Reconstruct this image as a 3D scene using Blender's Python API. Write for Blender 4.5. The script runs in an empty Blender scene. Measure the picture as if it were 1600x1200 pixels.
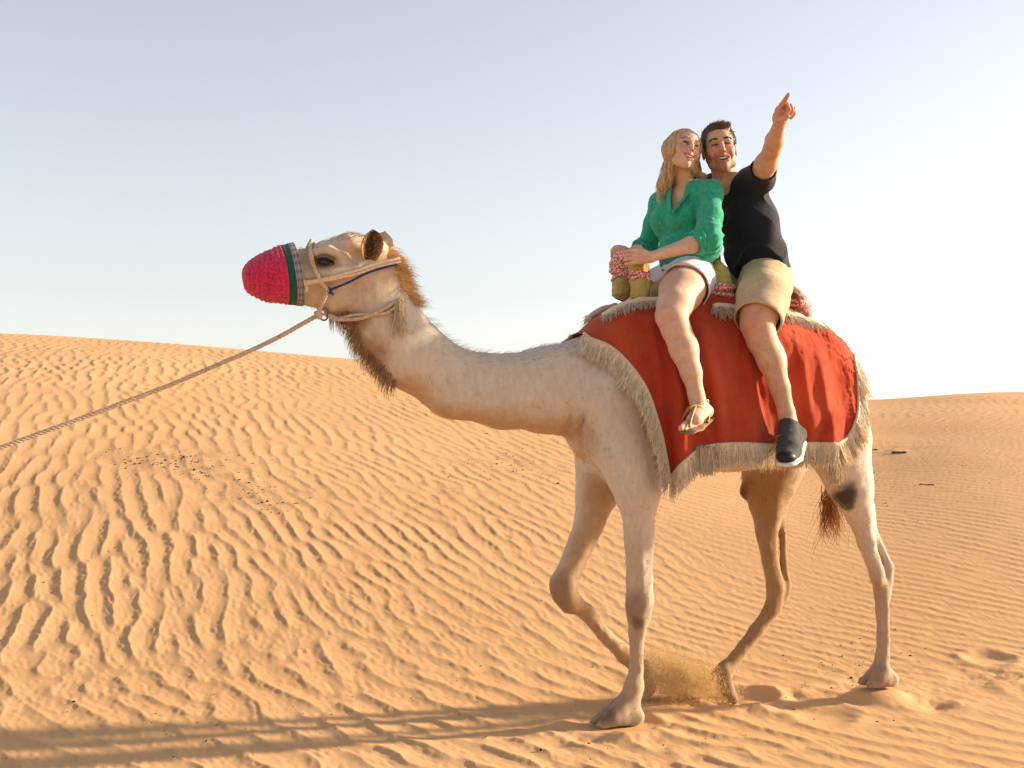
import bpy, math, random
import numpy as np
from mathutils import Matrix, Vector

random.seed(7)
rng = np.random.default_rng(11)
SC = bpy.context.scene

# ------------------------------------------------------------------ camera
CAM_H = 1.33
FPX = 2000.0                      # focal length in pixels of the 1600 px wide photograph
TILT = math.atan(80.0 / FPX)      # the level horizon lies 80 px below the picture centre
cam_data = bpy.data.cameras.new("camera")
cam_data.sensor_width = 36.0
cam_data.lens = FPX / 1600.0 * 36.0
cam_data.clip_start = 0.1
cam_data.clip_end = 3000.0
cam = bpy.data.objects.new("camera", cam_data)
SC.collection.objects.link(cam)
cam.location = (0, 0, CAM_H)
cam.rotation_euler = (math.pi / 2 + TILT, 0, 0)
SC.camera = cam

# ------------------------------------------------------------------ light
SUN_ELEV = math.radians(17.0)
SUN_AZ = math.radians(14.0)        # measured from +X (picture right) towards +Y (away from the camera)
world = bpy.data.worlds.new("World")
SC.world = world
world.use_nodes = True
wn = world.node_tree.nodes
wl = world.node_tree.links
bg = wn["Background"]
sky = wn.new("ShaderNodeTexSky")
sky.sky_type = 'NISHITA'
sky.sun_disc = False
sky.sun_elevation = SUN_ELEV
sky.sun_rotation = math.pi / 2 - SUN_AZ
sky.altitude = 0
sky.air_density = 1.0
sky.dust_density = 0.9
sky.ozone_density = 1.0
hsv = wn.new("ShaderNodeHueSaturation")           # hazy air: a paler sky
hsv.inputs["Saturation"].default_value = 0.42
wl.new(sky.outputs[0], hsv.inputs["Color"])
tint = wn.new("ShaderNodeMix")                     # desert dust takes the green out of the haze
tint.data_type = 'RGBA'
tint.blend_type = 'MULTIPLY'
tint.inputs[0].default_value = 1.0
tint.inputs[7].default_value = (1.0, 0.965, 0.955, 1)
wl.new(hsv.outputs[0], tint.inputs[6])
wl.new(tint.outputs[2], bg.inputs[0])
bg.inputs[1].default_value = 0.076

sun_data = bpy.data.lights.new("sun", 'SUN')
sun_data.energy = 3.5
sun_data.angle = math.radians(2.4)          # a hazy sun
sun_data.color = (1.0, 0.80, 0.56)
sun = bpy.data.objects.new("sun", sun_data)
SC.collection.objects.link(sun)
sdir = Vector((math.cos(SUN_ELEV) * math.cos(SUN_AZ), math.cos(SUN_ELEV) * math.sin(SUN_AZ), math.sin(SUN_ELEV)))
sun.rotation_euler = (-sdir).to_track_quat('-Z', 'Y').to_euler()
sun.location = (20, 5, 8)

SC.view_settings.view_transform = 'Standard'
SC.view_settings.look = 'None'
SC.view_settings.gamma = 1.0
SC.view_settings.use_curve_mapping = False
SC.view_settings.exposure = 1.6
SC.render.engine = 'CYCLES'
SC.cycles.use_denoising = True
SC.cycles.max_bounces = 8
SC.cycles.transparent_max_bounces = 16

# ------------------------------------------------------------------ pixels to places
CT, ST = math.cos(TILT), math.sin(TILT)

def ray(px, py):
    a = (px - 800.0) / FPX
    b = (600.0 - py) / FPX
    return np.array([a, CT - b * ST, ST + b * CT])      # direction in the world

YAW = math.radians(200.0)                               # the camel walks to the left and a little towards us
FU = np.array([math.cos(YAW), math.sin(YAW), 0.0])      # forward
FV = np.array([-math.sin(YAW), math.cos(YAW), 0.0])     # towards its left side
ORG = np.array([0.47, 5.99, 0.0])                       # under the withers

def P(px, py, v=0.0):
    """a pixel on the upright plane lying v metres to the left of the camel's middle: (u, v, z), depth"""
    d = ray(px, py)
    c = np.array([0, 0, CAM_H])
    t = (v - np.dot(c - ORG, FV)) / np.dot(d, FV)
    w = c + t * d
    r = w - ORG
    return np.array([np.dot(r, FU), v, w[2]]), t

def L2W(p):
    p = np.asarray(p, float)
    return ORG + p[..., 0:1] * FU + p[..., 1:2] * FV + p[..., 2:3] * np.array([0, 0, 1.0])

RZ = Matrix.Rotation(YAW, 4, 'Z')

# ------------------------------------------------------------------ materials
def new_mat(name):
    m = bpy.data.materials.new(name)
    m.use_nodes = True
    nt = m.node_tree
    b = nt.nodes["Principled BSDF"]
    return m, nt, b

def N(nt, typ, **kw):
    n = nt.nodes.new(typ)
    for k, v in kw.items():
        setattr(n, k, v)
    return n

def ramp(nt, fac, stops):
    r = nt.nodes.new("ShaderNodeValToRGB")
    e = r.color_ramp.elements
    while len(e) < len(stops):
        e.new(0.5)
    for el, (p, c) in zip(e, stops):
        el.position = p
        el.color = (*c, 1)
    nt.links.new(fac, r.inputs[0])
    return r

def mixc(nt, a, b, fac, mode='MIX'):
    m = nt.nodes.new("ShaderNodeMix")
    m.data_type = 'RGBA'
    m.blend_type = mode
    for s, v in ((m.inputs[0], fac), (m.inputs[6], a), (m.inputs[7], b)):
        if hasattr(v, 'is_output'):
            nt.links.new(v, s)
        elif isinstance(v, (int, float)):
            s.default_value = v
        else:
            s.default_value = (*v, 1)
    return m.outputs[2]

def noise(nt, scale, detail=4, rough=0.55, vec=None, dist=0.0):
    n = nt.nodes.new("ShaderNodeTexNoise")
    n.inputs["Scale"].default_value = scale
    n.inputs["Detail"].default_value = detail
    n.inputs["Roughness"].default_value = rough
    n.inputs["Distortion"].default_value = dist
    if vec is not None:
        nt.links.new(vec, n.inputs["Vector"])
    return n.outputs["Fac"]

def objco(nt, scale=(1, 1, 1), rot=(0, 0, 0)):
    t = nt.nodes.new("ShaderNodeTexCoord")
    m = nt.nodes.new("ShaderNodeMapping")
    m.inputs["Scale"].default_value = scale
    m.inputs["Rotation"].default_value = rot
    nt.links.new(t.outputs["Object"], m.inputs["Vector"])
    return m.outputs[0]

def bump(nt, bsdf, height, strength=0.3, dist=0.01, prev=None):
    b = nt.nodes.new("ShaderNodeBump")
    b.inputs["Strength"].default_value = strength
    b.inputs["Distance"].default_value = dist
    nt.links.new(height, b.inputs["Height"])
    if prev is not None:
        nt.links.new(prev, b.inputs["Normal"])
    nt.links.new(b.outputs[0], bsdf.inputs["Normal"])
    return b.outputs[0]

def plain(name, col, rough=0.8, nscale=40.0, var=0.25, bstr=0.2, bdist=0.003, spec=0.3, metal=0.0, sheen=0.0):
    """a surface with a little mottling and fine relief"""
    m, nt, b = new_mat(name)
    co = objco(nt)
    f = noise(nt, nscale, 5, 0.6, co)
    lo = tuple(c * (1 - var) for c in col)
    hi = tuple(min(1, c * (1 + var)) for c in col)
    r = ramp(nt, f, [(0.3, lo), (0.7, hi)])
    nt.links.new(r.outputs[0], b.inputs["Base Color"])
    b.inputs["Roughness"].default_value = rough
    b.inputs["Specular IOR Level"].default_value = spec
    b.inputs["Metallic"].default_value = metal
    if sheen:
        b.inputs["Sheen Weight"].default_value = sheen
    f2 = noise(nt, nscale * 6, 3, 0.6, co)
    bump(nt, b, f2, bstr, bdist)
    return m

def vcol(name, rough=0.8, nscale=60.0, var=0.15, bstr=0.25, bdist=0.003, spec=0.25, sss=0.0, sssr=(0.01, 0.004, 0.002), sheen=0.0, stretch=(1, 1, 1)):
    """colour comes from the mesh attribute 'Col', mottled by noise"""
    m, nt, b = new_mat(name)
    at = N(nt, "ShaderNodeAttribute", attribute_name="Col")
    co = objco(nt, stretch)
    f = noise(nt, nscale, 5, 0.65, co)
    r = ramp(nt, f, [(0.25, (1 - var,) * 3), (0.75, (1 + var * 0.6,) * 3)])
    c = mixc(nt, at.outputs["Color"], r.outputs[0], 1.0, 'MULTIPLY')
    nt.links.new(c, b.inputs["Base Color"])
    b.inputs["Roughness"].default_value = rough
    b.inputs["Specular IOR Level"].default_value = spec
    if sss:
        b.inputs["Subsurface Weight"].default_value = sss
        b.inputs["Subsurface Radius"].default_value = sssr
        b.inputs["Subsurface Scale"].default_value = 1.0
    if sheen:
        b.inputs["Sheen Weight"].default_value = sheen
    f2 = noise(nt, nscale * 5, 3, 0.6, co)
    bump(nt, b, f2, bstr, bdist)
    return m, nt, b

# ------------------------------------------------------------------ objects
def link(o, parent=None):
    SC.collection.objects.link(o)
    if parent is not None:
        o.parent = parent
    return o

def tag(o, label=None, cat=None, group=None, kind=None):
    for k, v in (("label", label), ("category", cat), ("group", group), ("kind", kind)):
        if v:
            o[k] = v
    return o

def make_mesh(name, V, F, mat, smooth=True, cols=None):
    """V (n,3); F a list of lists, or arrays of quads / tris"""
    me = bpy.data.meshes.new(name)
    V = np.asarray(V, np.float32)
    arrs = [np.asarray(a, np.int32) for a in (F if isinstance(F, (list, tuple)) else [F])]
    arrs = [a for a in arrs if len(a)]
    loops = np.concatenate([a.ravel() for a in arrs])
    tot = np.concatenate([np.full(len(a), a.shape[1], np.int32) for a in arrs])
    start = np.concatenate([[0], np.cumsum(tot)[:-1]]).astype(np.int32)
    me.vertices.add(len(V))
    me.vertices.foreach_set("co", V.ravel())
    me.loops.add(len(loops))
    me.loops.foreach_set("vertex_index", loops)
    me.polygons.add(len(tot))
    me.polygons.foreach_set("loop_start", start)
    me.update(calc_edges=True)
    me.validate()
    if smooth:
        me.polygons.foreach_set("use_smooth", np.ones(len(me.polygons), bool))
    if cols is not None:
        at = me.color_attributes.new("Col", 'FLOAT_COLOR', 'POINT')
        c = np.ones((len(V), 4), np.float32)
        c[:, :3] = cols
        at.data.foreach_set("color", c.ravel())
    if mat is not None:
        me.materials.append(mat)
    return me

def empty(name, base):
    """an Empty in the camel's frame, standing at base (u, v, z)"""
    o = bpy.data.objects.new(name, None)
    o.empty_display_size = 0.1
    o.matrix_world = Matrix.Translation(Vector(L2W(np.asarray(base, float)))) @ RZ
    o["_b"] = [float(x) for x in base]
    link(o)
    return o

def base_of(o):
    while o.parent is not None and "_b" not in o:
        o = o.parent
    return np.array(o["_b"])

def part(name, V, F, mat, parent, smooth=True, cols=None, kind=None):
    """a part: vertices given in the camel's frame"""
    b = base_of(parent)
    me = make_mesh(name, np.asarray(V, float) - b, F, mat, smooth, cols)
    o = bpy.data.objects.new(name, me)
    link(o, parent)
    if kind:
        o["kind"] = kind
    return o

def lone(name, V, F, mat, base, smooth=True, cols=None):
    """a thing that is one mesh, in the camel's frame"""
    me = make_mesh(name, np.asarray(V, float) - np.asarray(base, float), F, mat, smooth, cols)
    o = bpy.data.objects.new(name, me)
    o.matrix_world = Matrix.Translation(Vector(L2W(np.asarray(base, float)))) @ RZ
    link(o)
    return o

# ------------------------------------------------------------------ tubes and strands
def frames(C):
    C = np.asarray(C, float)
    T = np.gradient(C, axis=0)
    T /= np.linalg.norm(T, axis=1, keepdims=True) + 1e-9
    ref = np.array([0, 0, 1.0]) if abs(T[0, 2]) < 0.9 else np.array([1.0, 0, 0])
    n = np.cross(T[0], ref); n /= np.linalg.norm(n)
    Ns = [n]
    for i in range(1, len(C)):
        n = Ns[-1] - np.dot(Ns[-1], T[i]) * T[i]
        n /= np.linalg.norm(n) + 1e-9
        Ns.append(n)
    Ns = np.array(Ns)
    return T, Ns, np.cross(T, Ns)

def tube(C, R, n=10, closed=False, cap=True):
    C = np.asarray(C, float)
    R = np.broadcast_to(np.asarray(R, float), (len(C),))
    T, A, B = frames(C)
    th = np.linspace(0, 2 * np.pi, n, endpoint=False)
    ring = np.cos(th)[None, :, None] * A[:, None] + np.sin(th)[None, :, None] * B[:, None]
    V = (C[:, None] + ring * R[:, None, None]).reshape(-1, 3)
    m = len(C)
    i = np.arange(m if closed else m - 1)[:, None]
    j = np.arange(n)[None]
    a = i * n + j; b = i * n + (j + 1) % n
    i2 = (i + 1) % m
    c = i2 * n + (j + 1) % n; d = i2 * n + j
    Q = np.stack([a + 0 * b, b, c, d], -1).reshape(-1, 4)
    Tt = np.zeros((0, 3), int)
    if cap and not closed:
        V = np.vstack([V, C[0], C[-1]])
        k = len(V)
        jj = np.arange(n)
        t1 = np.stack([np.full(n, k - 2), (jj + 1) % n, jj], -1)
        o = (m - 1) * n
        t2 = np.stack([np.full(n, k - 1), o + jj, o + (jj + 1) % n], -1)
        Tt = np.vstack([t1, t2])
    return V, Q, Tt

class Bag:
    """collects pieces of geometry into one part"""
    def __init__(s):
        s.V = []; s.Q = []; s.T = []; s.C = []; s.n = 0
    def add(s, V, Q, T=None, col=None):
        V = np.asarray(V, float)
        s.V.append(V)
        if Q is not None and len(Q): s.Q.append(np.asarray(Q) + s.n)
        if T is not None and len(T): s.T.append(np.asarray(T) + s.n)
        if col is not None: s.C.append(np.broadcast_to(np.asarray(col, float), (len(V), 3)))
        s.n += len(V)
    def get(s):
        V = np.vstack(s.V)
        F = []
        if s.Q: F.append(np.vstack(s.Q))
        if s.T: F.append(np.vstack(s.T))
        return V, F, (np.vstack(s.C) if s.C else None)

def strands(C, R0, R1=0.2, sides=3, cols=None):
    """many tapered hairs at once: C (n, k, 3), R0 (n,) root radius"""
    C = np.asarray(C, float)
    n, k, _ = C.shape
    T = np.gradient(C, axis=1)
    T /= np.linalg.norm(T, axis=2, keepdims=True) + 1e-9
    ref = np.array([0.31, 0.87, 0.38])
    A = np.cross(T, ref); A /= np.linalg.norm(A, axis=2, keepdims=True) + 1e-9
    B = np.cross(T, A)
    R = np.asarray(R0, float).reshape(-1, 1) * np.linspace(1, R1, k)[None]
    th = np.linspace(0, 2 * np.pi, sides, endpoint=False)
    V = C[:, :, None] + (np.cos(th)[None, None, :, None] * A[:, :, None] + np.sin(th)[None, None, :, None] * B[:, :, None]) * R[:, :, None, None]
    base = np.arange(n)[:, None, None] * k * sides
    i = np.arange(k - 1)[None, :, None]
    j = np.arange(sides)[None, None, :]
    a = base + i * sides + j
    b = base + i * sides + (j + 1) % sides
    Q = np.stack([a, b, b + sides, a + sides], -1).reshape(-1, 4)
    cc = None
    if cols is not None:
        cc = np.repeat(np.asarray(cols, float), k * sides, axis=0)
    return V.reshape(-1, 3), Q, cc

def spline(pts, n):
    """Catmull-Rom through pts (any dimension)"""
    p = np.asarray(pts, float)
    p = np.vstack([2 * p[0] - p[1], p, 2 * p[-1] - p[-2]])
    m = len(p) - 3
    t = np.linspace(0, m, n)
    i = np.minimum(t.astype(int), m - 1)
    f = (t - i)[:, None]
    a, b, c, d = p[i], p[i + 1], p[i + 2], p[i + 3]
    return 0.5 * (2 * b + (c - a) * f + (2 * a - 5 * b + 4 * c - d) * f ** 2 + (3 * b - 3 * c + d - a) * f ** 3)

# ------------------------------------------------------------------ noise in numpy
_perm = rng.random((64, 64, 64)).astype(np.float32)

def vnoise(p, scale=1.0):
    """smooth value noise in [-1, 1]"""
    q = np.asarray(p, float) * scale
    i = np.floor(q).astype(int)
    f = q - i
    f = f * f * (3 - 2 * f)
    r = 0
    for dx in (0, 1):
        for dy in (0, 1):
            for dz in (0, 1):
                w = (f[..., 0] if dx else 1 - f[..., 0]) * (f[..., 1] if dy else 1 - f[..., 1]) * (f[..., 2] if dz else 1 - f[..., 2])
                r = r + w * _perm[(i[..., 0] + dx) % 64, (i[..., 1] + dy) % 64, (i[..., 2] + dz) % 64]
    return r * 2 - 1

def fbm(p, scale=1.0, octv=4):
    r = 0; a = 1.0; t = 0
    for o in range(octv):
        r = r + a * vnoise(np.asarray(p) + 17.3 * o, scale * 2 ** o); t += a; a *= 0.5
    return r / t

def sstep(a, b, x):
    t = np.clip((np.asarray(x, float) - a) / (b - a), 0, 1)
    return t * t * (3 - 2 * t)

# ------------------------------------------------------------------ soft solids: a distance field, then a skin over it
class Field:
    def __init__(s, lo, hi, res):
        s.lo = np.asarray(lo, float); s.res = float(res)
        s.n = np.ceil((np.asarray(hi, float) - s.lo) / res).astype(int) + 1
        s.D = np.full(tuple(s.n), 1.0, np.float32)
    def sub(s, lo, hi):
        a = np.maximum(np.floor((np.asarray(lo) - s.lo) / s.res).astype(int), 0)
        b = np.minimum(np.ceil((np.asarray(hi) - s.lo) / s.res).astype(int) + 1, s.n)
        if np.any(b <= a): return None
        sl = tuple(slice(x, y) for x, y in zip(a, b))
        g = [(s.lo[k] + s.res * np.arange(a[k], b[k])).astype(np.float32) for k in range(3)]
        return sl, (g[0][:, None, None], g[1][None, :, None], g[2][None, None, :])
    def put(s, sl, d, k, op):
        D = s.D[sl]
        if op == 'cut':
            h = np.maximum(k - np.abs(D + d), 0)
            s.D[sl] = np.maximum(D, -d) + h * h / (4 * k)
        elif op == 'and':
            h = np.maximum(k - np.abs(D - d), 0)
            s.D[sl] = np.maximum(D, d) + h * h / (4 * k)
        else:
            h = np.maximum(k - np.abs(D - d), 0)
            s.D[sl] = np.minimum(D, d) - h * h / (4 * k)
    def cone(s, a, b, ra, rb, k=0.02, wa=1.0, wb=None, e=(0, 1, 0), op='add'):
        """tapered limb from a to b; its radius along e is w times the rest"""
        a = np.asarray(a, float); b = np.asarray(b, float)
        wb = wa if wb is None else wb
        m = max(ra * max(wa, 1), rb * max(wb, 1)) + k + 2 * s.res
        r = s.sub(np.minimum(a, b) - m, np.maximum(a, b) + m)
        if r is None: return
        sl, (X, Y, Z) = r
        ab = b - a; L2 = max(float(ab @ ab), 1e-9)
        f = np.float32
        px, py, pz = X - f(a[0]), Y - f(a[1]), Z - f(a[2])
        h = np.clip((px * f(ab[0]) + py * f(ab[1]) + pz * f(ab[2])) / f(L2), 0, 1)
        qx = px - h * f(ab[0]); qy = py - h * f(ab[1]); qz = pz - h * f(ab[2])
        rad = f(ra) + h * f(rb - ra)
        l2 = qx * qx + qy * qy + qz * qz
        if abs(wa - 1) > 1e-3 or abs(wb - 1) > 1e-3:
            e = np.asarray(e, float); e = e / np.linalg.norm(e)
            qe = qx * f(e[0]) + qy * f(e[1]) + qz * f(e[2])
            w = f(wa) + h * f(wb - wa)
            c = 1 / (w * w) - 1
            l = np.sqrt(l2 + qe * qe * c) + f(1e-6)
            g = np.sqrt(l2 + qe * qe * (2 * c + c * c)) / l
            d = (l - rad) / np.maximum(g, f(1e-3))
        else:
            d = np.sqrt(l2) - rad
        s.put(sl, d, k, op)
    def chain(s, nodes, k=0.02, e=(0, 1, 0), op='add'):
        """nodes: (point, radius[, width factor])"""
        for p, q in zip(nodes[:-1], nodes[1:]):
            wa = p[2] if len(p) > 2 else 1.0
            wb = q[2] if len(q) > 2 else 1.0
            s.cone(p[0], q[0], p[1], q[1], k, wa, wb, e, op)
    def ell(s, c, R, M=None, k=0.02, op='add'):
        """ellipsoid with radii R along the rows of M"""
        c = np.asarray(c, float); R = np.asarray(R, float)
        m = R.max() + k + 2 * s.res
        r = s.sub(c - m, c + m)
        if r is None: return
        sl, (X, Y, Z) = r
        M = np.eye(3) if M is None else np.asarray(M, float)
        px, py, pz = X - np.float32(c[0]), Y - np.float32(c[1]), Z - np.float32(c[2])
        k0 = 0; k1 = 0
        for i in range(3):
            q = px * np.float32(M[i, 0]) + py * np.float32(M[i, 1]) + pz * np.float32(M[i, 2])
            k0 = k0 + (q / np.float32(R[i])) ** 2
            k1 = k1 + (q / np.float32(R[i] ** 2)) ** 2
        k0 = np.sqrt(k0); k1 = np.sqrt(k1) + np.float32(1e-6)
        s.put(sl, k0 * (k0 - 1) / k1, k, op)
    def half(s, p, n, k=0.005):
        """keep only the side of the plane that n points away from"""
        n = np.asarray(n, float); n = n / np.linalg.norm(n)
        sl, (X, Y, Z) = s.sub(s.lo - 1, s.lo + s.res * (s.n + 1))
        d = (X - np.float32(p[0])) * np.float32(n[0]) + (Y - np.float32(p[1])) * np.float32(n[1]) + (Z - np.float32(p[2])) * np.float32(n[2])
        s.put(sl, d, k, 'and')
    def mesh(s, smooth=2):
        D = s.D
        S = D < 0
        c = [slice(0, -1), slice(1, None)]
        cnt = np.zeros(tuple(s.n - 1), np.uint8)
        for x in (0, 1):
            for y in (0, 1):
                for z in (0, 1):
                    cnt += S[c[x], c[y], c[z]]
        act = (cnt > 0) & (cnt < 8)
        I = np.argwhere(act)
        idx = np.full(act.shape, -1, np.int32)
        idx[act] = np.arange(len(I))
        cor = np.array([(x, y, z) for x in (0, 1) for y in (0, 1) for z in (0, 1)])
        val = np.stack([D[I[:, 0] + a, I[:, 1] + b, I[:, 2] + e] for a, b, e in cor], 1).astype(np.float64)
        acc = np.zeros((len(I), 3)); num = np.zeros(len(I))
        for i in range(8):
            for j in range(i + 1, 8):
                if np.abs(cor[i] - cor[j]).sum() != 1: continue
                a, b = val[:, i], val[:, j]
                m = (a < 0) != (b < 0)
                t = np.where(m, a / np.where(m, a - b, 1), 0)[:, None]
                acc += np.where(m[:, None], cor[i] + t * (cor[j] - cor[i]), 0)
                num += m
        V = s.lo + s.res * (I + acc / np.maximum(num, 1)[:, None])
        Qs = []
        for ax in range(3):
            sl0 = [slice(None)] * 3; sl1 = [slice(None)] * 3
            sl0[ax] = slice(0, -1); sl1[ax] = slice(1, None)
            a = S[tuple(sl0)]; b = S[tuple(sl1)]
            E = np.argwhere(a != b)
            o1, o2 = [(1, 2), (2, 0), (0, 1)][ax]
            ok = (E[:, o1] > 0) & (E[:, o2] > 0) & (E[:, o1] < s.n[o1] - 1) & (E[:, o2] < s.n[o2] - 1)
            E = E[ok]
            fl = a[E[:, 0], E[:, 1], E[:, 2]]
            def g(d1, d2):
                e = E.copy(); e[:, o1] -= d1; e[:, o2] -= d2
                return idx[e[:, 0], e[:, 1], e[:, 2]]
            q = np.stack([g(1, 1), g(0, 1), g(0, 0), g(1, 0)], 1)
            q[~fl] = q[~fl][:, ::-1]
            Qs.append(q)
        Q = np.vstack(Qs)
        Q = Q[(Q >= 0).all(1)]
        for _ in range(smooth):
            V = relax(V, Q, 0.5)
        return V, Q

def relax(V, Q, a=0.5):
    acc = np.zeros_like(V); num = np.zeros(len(V))
    for i in range(4):
        s, t = Q[:, i], Q[:, (i + 1) % 4]
        for k in range(3):
            acc[:, k] += np.bincount(s, V[t, k], len(V)) + np.bincount(t, V[s, k], len(V))
        num += np.bincount(s, minlength=len(V)) + np.bincount(t, minlength=len(V))
    m = num > 0
    V = V.copy()
    V[m] = V[m] * (1 - a) + a * acc[m] / num[m, None]
    return V

def normals(V, Q):
    n = np.cross(V[Q[:, 2]] - V[Q[:, 0]], V[Q[:, 3]] - V[Q[:, 1]])
    out = np.zeros_like(V)
    for i in range(4):
        for k in range(3):
            out[:, k] += np.bincount(Q[:, i], n[:, k], len(V))
    return out / (np.linalg.norm(out, axis=1, keepdims=True) + 1e-12)

def clip_faces(V, Q, keep):
    """keep the faces whose centre passes the test; drop unused vertices"""
    c = V[Q].mean(1)
    Q = Q[keep(c)]
    u, inv = np.unique(Q, return_inverse=True)
    return V[u], inv.reshape(Q.shape)

# ================================================================== the dune
CRY = 24.0
_py = np.array([-60, 0, 4.5, 5.9, 6.6, 7.4, 8.2, 10.0, 13.0, 17.0, 21.0, 24.0, 27.0, 40.0, 90, 3000])
_pz = np.array([-.02, -.012, -.006, 0, .02, .075, .155, .35, .575, .79, .94, 1.0, .93, .2, -.5, -2.0])
_fy = np.linspace(-60, 130, 6000)
_fz = np.interp(_fy, _py, _pz)
_kk = np.exp(-0.5 * (np.arange(-60, 61) / 20.0) ** 2); _kk /= _kk.sum()
_fz = np.convolve(np.pad(_fz, 60, mode='edge'), _kk, 'valid')
_ax = np.array([-1.5, -.6, -.4, -.25, -.12, 0.0, .12, .2, .27, .34, .40, .6, 1.5])
_arow = np.array([500, 512, 525, 542, 560, 578, 600, 617, 624, 612, 610, 622, 640.0])
_ah = CAM_H + (680.0 - _arow) / FPX * CRY
_fa = np.linspace(-1.5, 1.5, 600)
_fh = np.interp(_fa, _ax, _ah)
_k2 = np.exp(-0.5 * (np.arange(-20, 21) / 6.0) ** 2); _k2 /= _k2.sum()
_fh = np.convolve(np.pad(_fh, 20, mode='edge'), _k2, 'valid')

FEET = []          # (x, y, z, radius, depth): pressed hollows, filled before the mesh is made

def dune(x, y):
    az = np.clip(x / np.maximum(y, 3.0), -1.5, 1.5)
    z = np.interp(y, _fy, _fz) * np.interp(az, _fa, _fh)
    p = np.stack([x, y, 0 * x], -1)
    far = sstep(6.8, 10, y)
    z = z + 0.07 * far * vnoise(p, 0.16) + 0.035 * far * vnoise(p + 5, 0.42)
    z = z + 0.012 * vnoise(p + 9, 0.9)
    return z

def gabor(n, cell, lam, ang, bw, bwa, seed):
    """complex narrow band noise: its phase draws ripples that fork and end as wind ripples do"""
    r = np.random.default_rng(seed)
    w = np.fft.fft2(r.standard_normal((n, n)))
    f = np.fft.fftfreq(n, cell)
    fx, fy = f[:, None], f[None, :]
    fr = np.hypot(fx, fy); th = np.arctan2(fy, fx)
    d = np.angle(np.exp(1j * (th - ang)))
    H = np.exp(-0.5 * ((fr - 1 / lam) * lam / bw) ** 2) * np.exp(-0.5 * (d / bwa) ** 2)
    z = np.fft.ifft2(w * H)
    return (z / np.sqrt((np.abs(z) ** 2).mean())).astype(np.complex64)

NG = 2048
GC = 0.0135
GX0, GY0 = -13.5, 1.5
_g = {'L': gabor(NG, GC, 0.150, 0.30, 0.19, 0.22, 1),
      'C': gabor(NG, GC, 0.122, 0.50, 0.18, 0.22, 2),
      'R': gabor(NG, GC, 0.105, 0.90, 0.15, 0.16, 3),
      'F': gabor(NG, GC, 0.185, 0.62, 0.26, 0.36, 4),
      'S': gabor(NG, GC, 0.052, 0.45, 0.30, 0.45, 5)}

def samp(a, x, y):
    i = np.clip((x - GX0) / GC, 0, NG - 2.001); j = np.clip((y - GY0) / GC, 0, NG - 2.001)
    a0 = i.astype(int); b0 = j.astype(int)
    s = (i - a0).astype(np.float32); t = (j - b0).astype(np.float32)
    return (a[a0, b0] * (1 - s) * (1 - t) + a[a0 + 1, b0] * s * (1 - t) + a[a0, b0 + 1] * (1 - s) * t + a[a0 + 1, b0 + 1] * s * t)

def ripple(x, y):
    p = np.stack([x, y, 0 * x], -1)
    az = x / np.maximum(y, 2)
    wob = 0.10 * vnoise(p, 0.7) + 0.06 * vnoise(p + 3, 1.9)
    a = az + wob
    wl_ = 1 - sstep(-.26, -.06, a)
    wr = sstep(.02, .22, a)
    wc = np.clip(1 - wl_ - wr, 0, 1)
    wf = (1 - sstep(6.1, 8.2, y + 1.1 * wob * 6)) * 0.9
    z = (wl_ * samp(_g['L'], x, y) + wc * samp(_g['C'], x, y) + wr * samp(_g['R'], x, y)) * (1 - wf) + wf * samp(_g['F'], x, y)
    # bend of the phase: low frequency wander, smaller teeth on the crests
    small = samp(_g['S'], x, y)
    ph = np.angle(z) + 0.38 * (1 - .5 * wf) * np.real(small) * sstep(.2, 1.0, np.abs(z)) + 0.4 * vnoise(p + 21, 4.0)
    amp = np.clip(np.abs(z) * 1.5, 0, 1.25) ** 0.8
    t = np.mod(ph / (2 * np.pi), 1.0)
    # from left to right: hollow flank that steepens to a sharp crest, then a long gentle run down towards the sun
    up = 0.40
    q1 = np.clip(t / up, 0, 1); q2 = np.clip((t - up) / (1 - up), 0, 1)
    prof = np.where(t < up, q1 ** 2.3, (1 - q2) ** 1.35 * 0.86 + 0.14 * (1 - sstep(0, .22, q2)))
    lam = 0.150 * wl_ + 0.122 * wc + 0.105 * wr
    calm = 0.60 + 0.55 * sstep(-.5, .5, fbm(p + 31, 0.55, 3))
    far = 1 - 0.55 * sstep(14, 23, y) * (1 - 0.3 * wl_)
    h = prof * amp * (lam * (1 - wf) + .185 * wf) * 0.070 * calm * far
    h = h * (1 - 0.35 * wr)
    # fine avalanche streaks and grit
    run = .25 + .75 * sstep(up, up + .06, t)
    h = h + 0.0012 * run * np.real(small) * (1 - sstep(9, 14, y))
    h = h + 0.0012 * run * vnoise(np.stack([x * 0.8 + y * .5, y * 0.3 - x * .2, 0 * x], -1), 60.0) * (1 - sstep(7, 10, y))
    return h

DISTURBED = []      # (x, y, radius, strength): sand churned round the feet

def trample(x, y):
    """places where feet have broken the ripples"""
    m = 0 * x
    for (cx, cy, rx, ry, s) in TRAMPLED:
        d = ((x - cx) / rx) ** 2 + ((y - cy) / ry) ** 2
        m = np.maximum(m, s * np.exp(-d * 1.4))
    return m

def on_dune(px, py):
    """where the line of sight of a pixel meets the dune"""
    d = ray(px, py); d = d / d[1]
    t = np.linspace(3.5, 40, 4000)
    zz = CAM_H + d[2] * t
    g = dune(d[0] * t, t)
    k = np.argmax(zz < g)
    return np.array([d[0] * t[k], t[k], g[k]])

TRAMPLED = []
for (px, py, rx, ry, s) in [(250, 715, .75, .5, .9), (330, 735, .5, .4, .8), (420, 770, .8, .45, .85), (700, 770, .8, .35, .6), (790, 725, .7, .5, .95), (400, 690, .4, .3, .6),
                            (1385, 705, .6, .4, .7), (620, 800, .7, .3, .5)]:
    c = on_dune(px, py)
    TRAMPLED.append((c[0], c[1], rx, ry, s))

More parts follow.
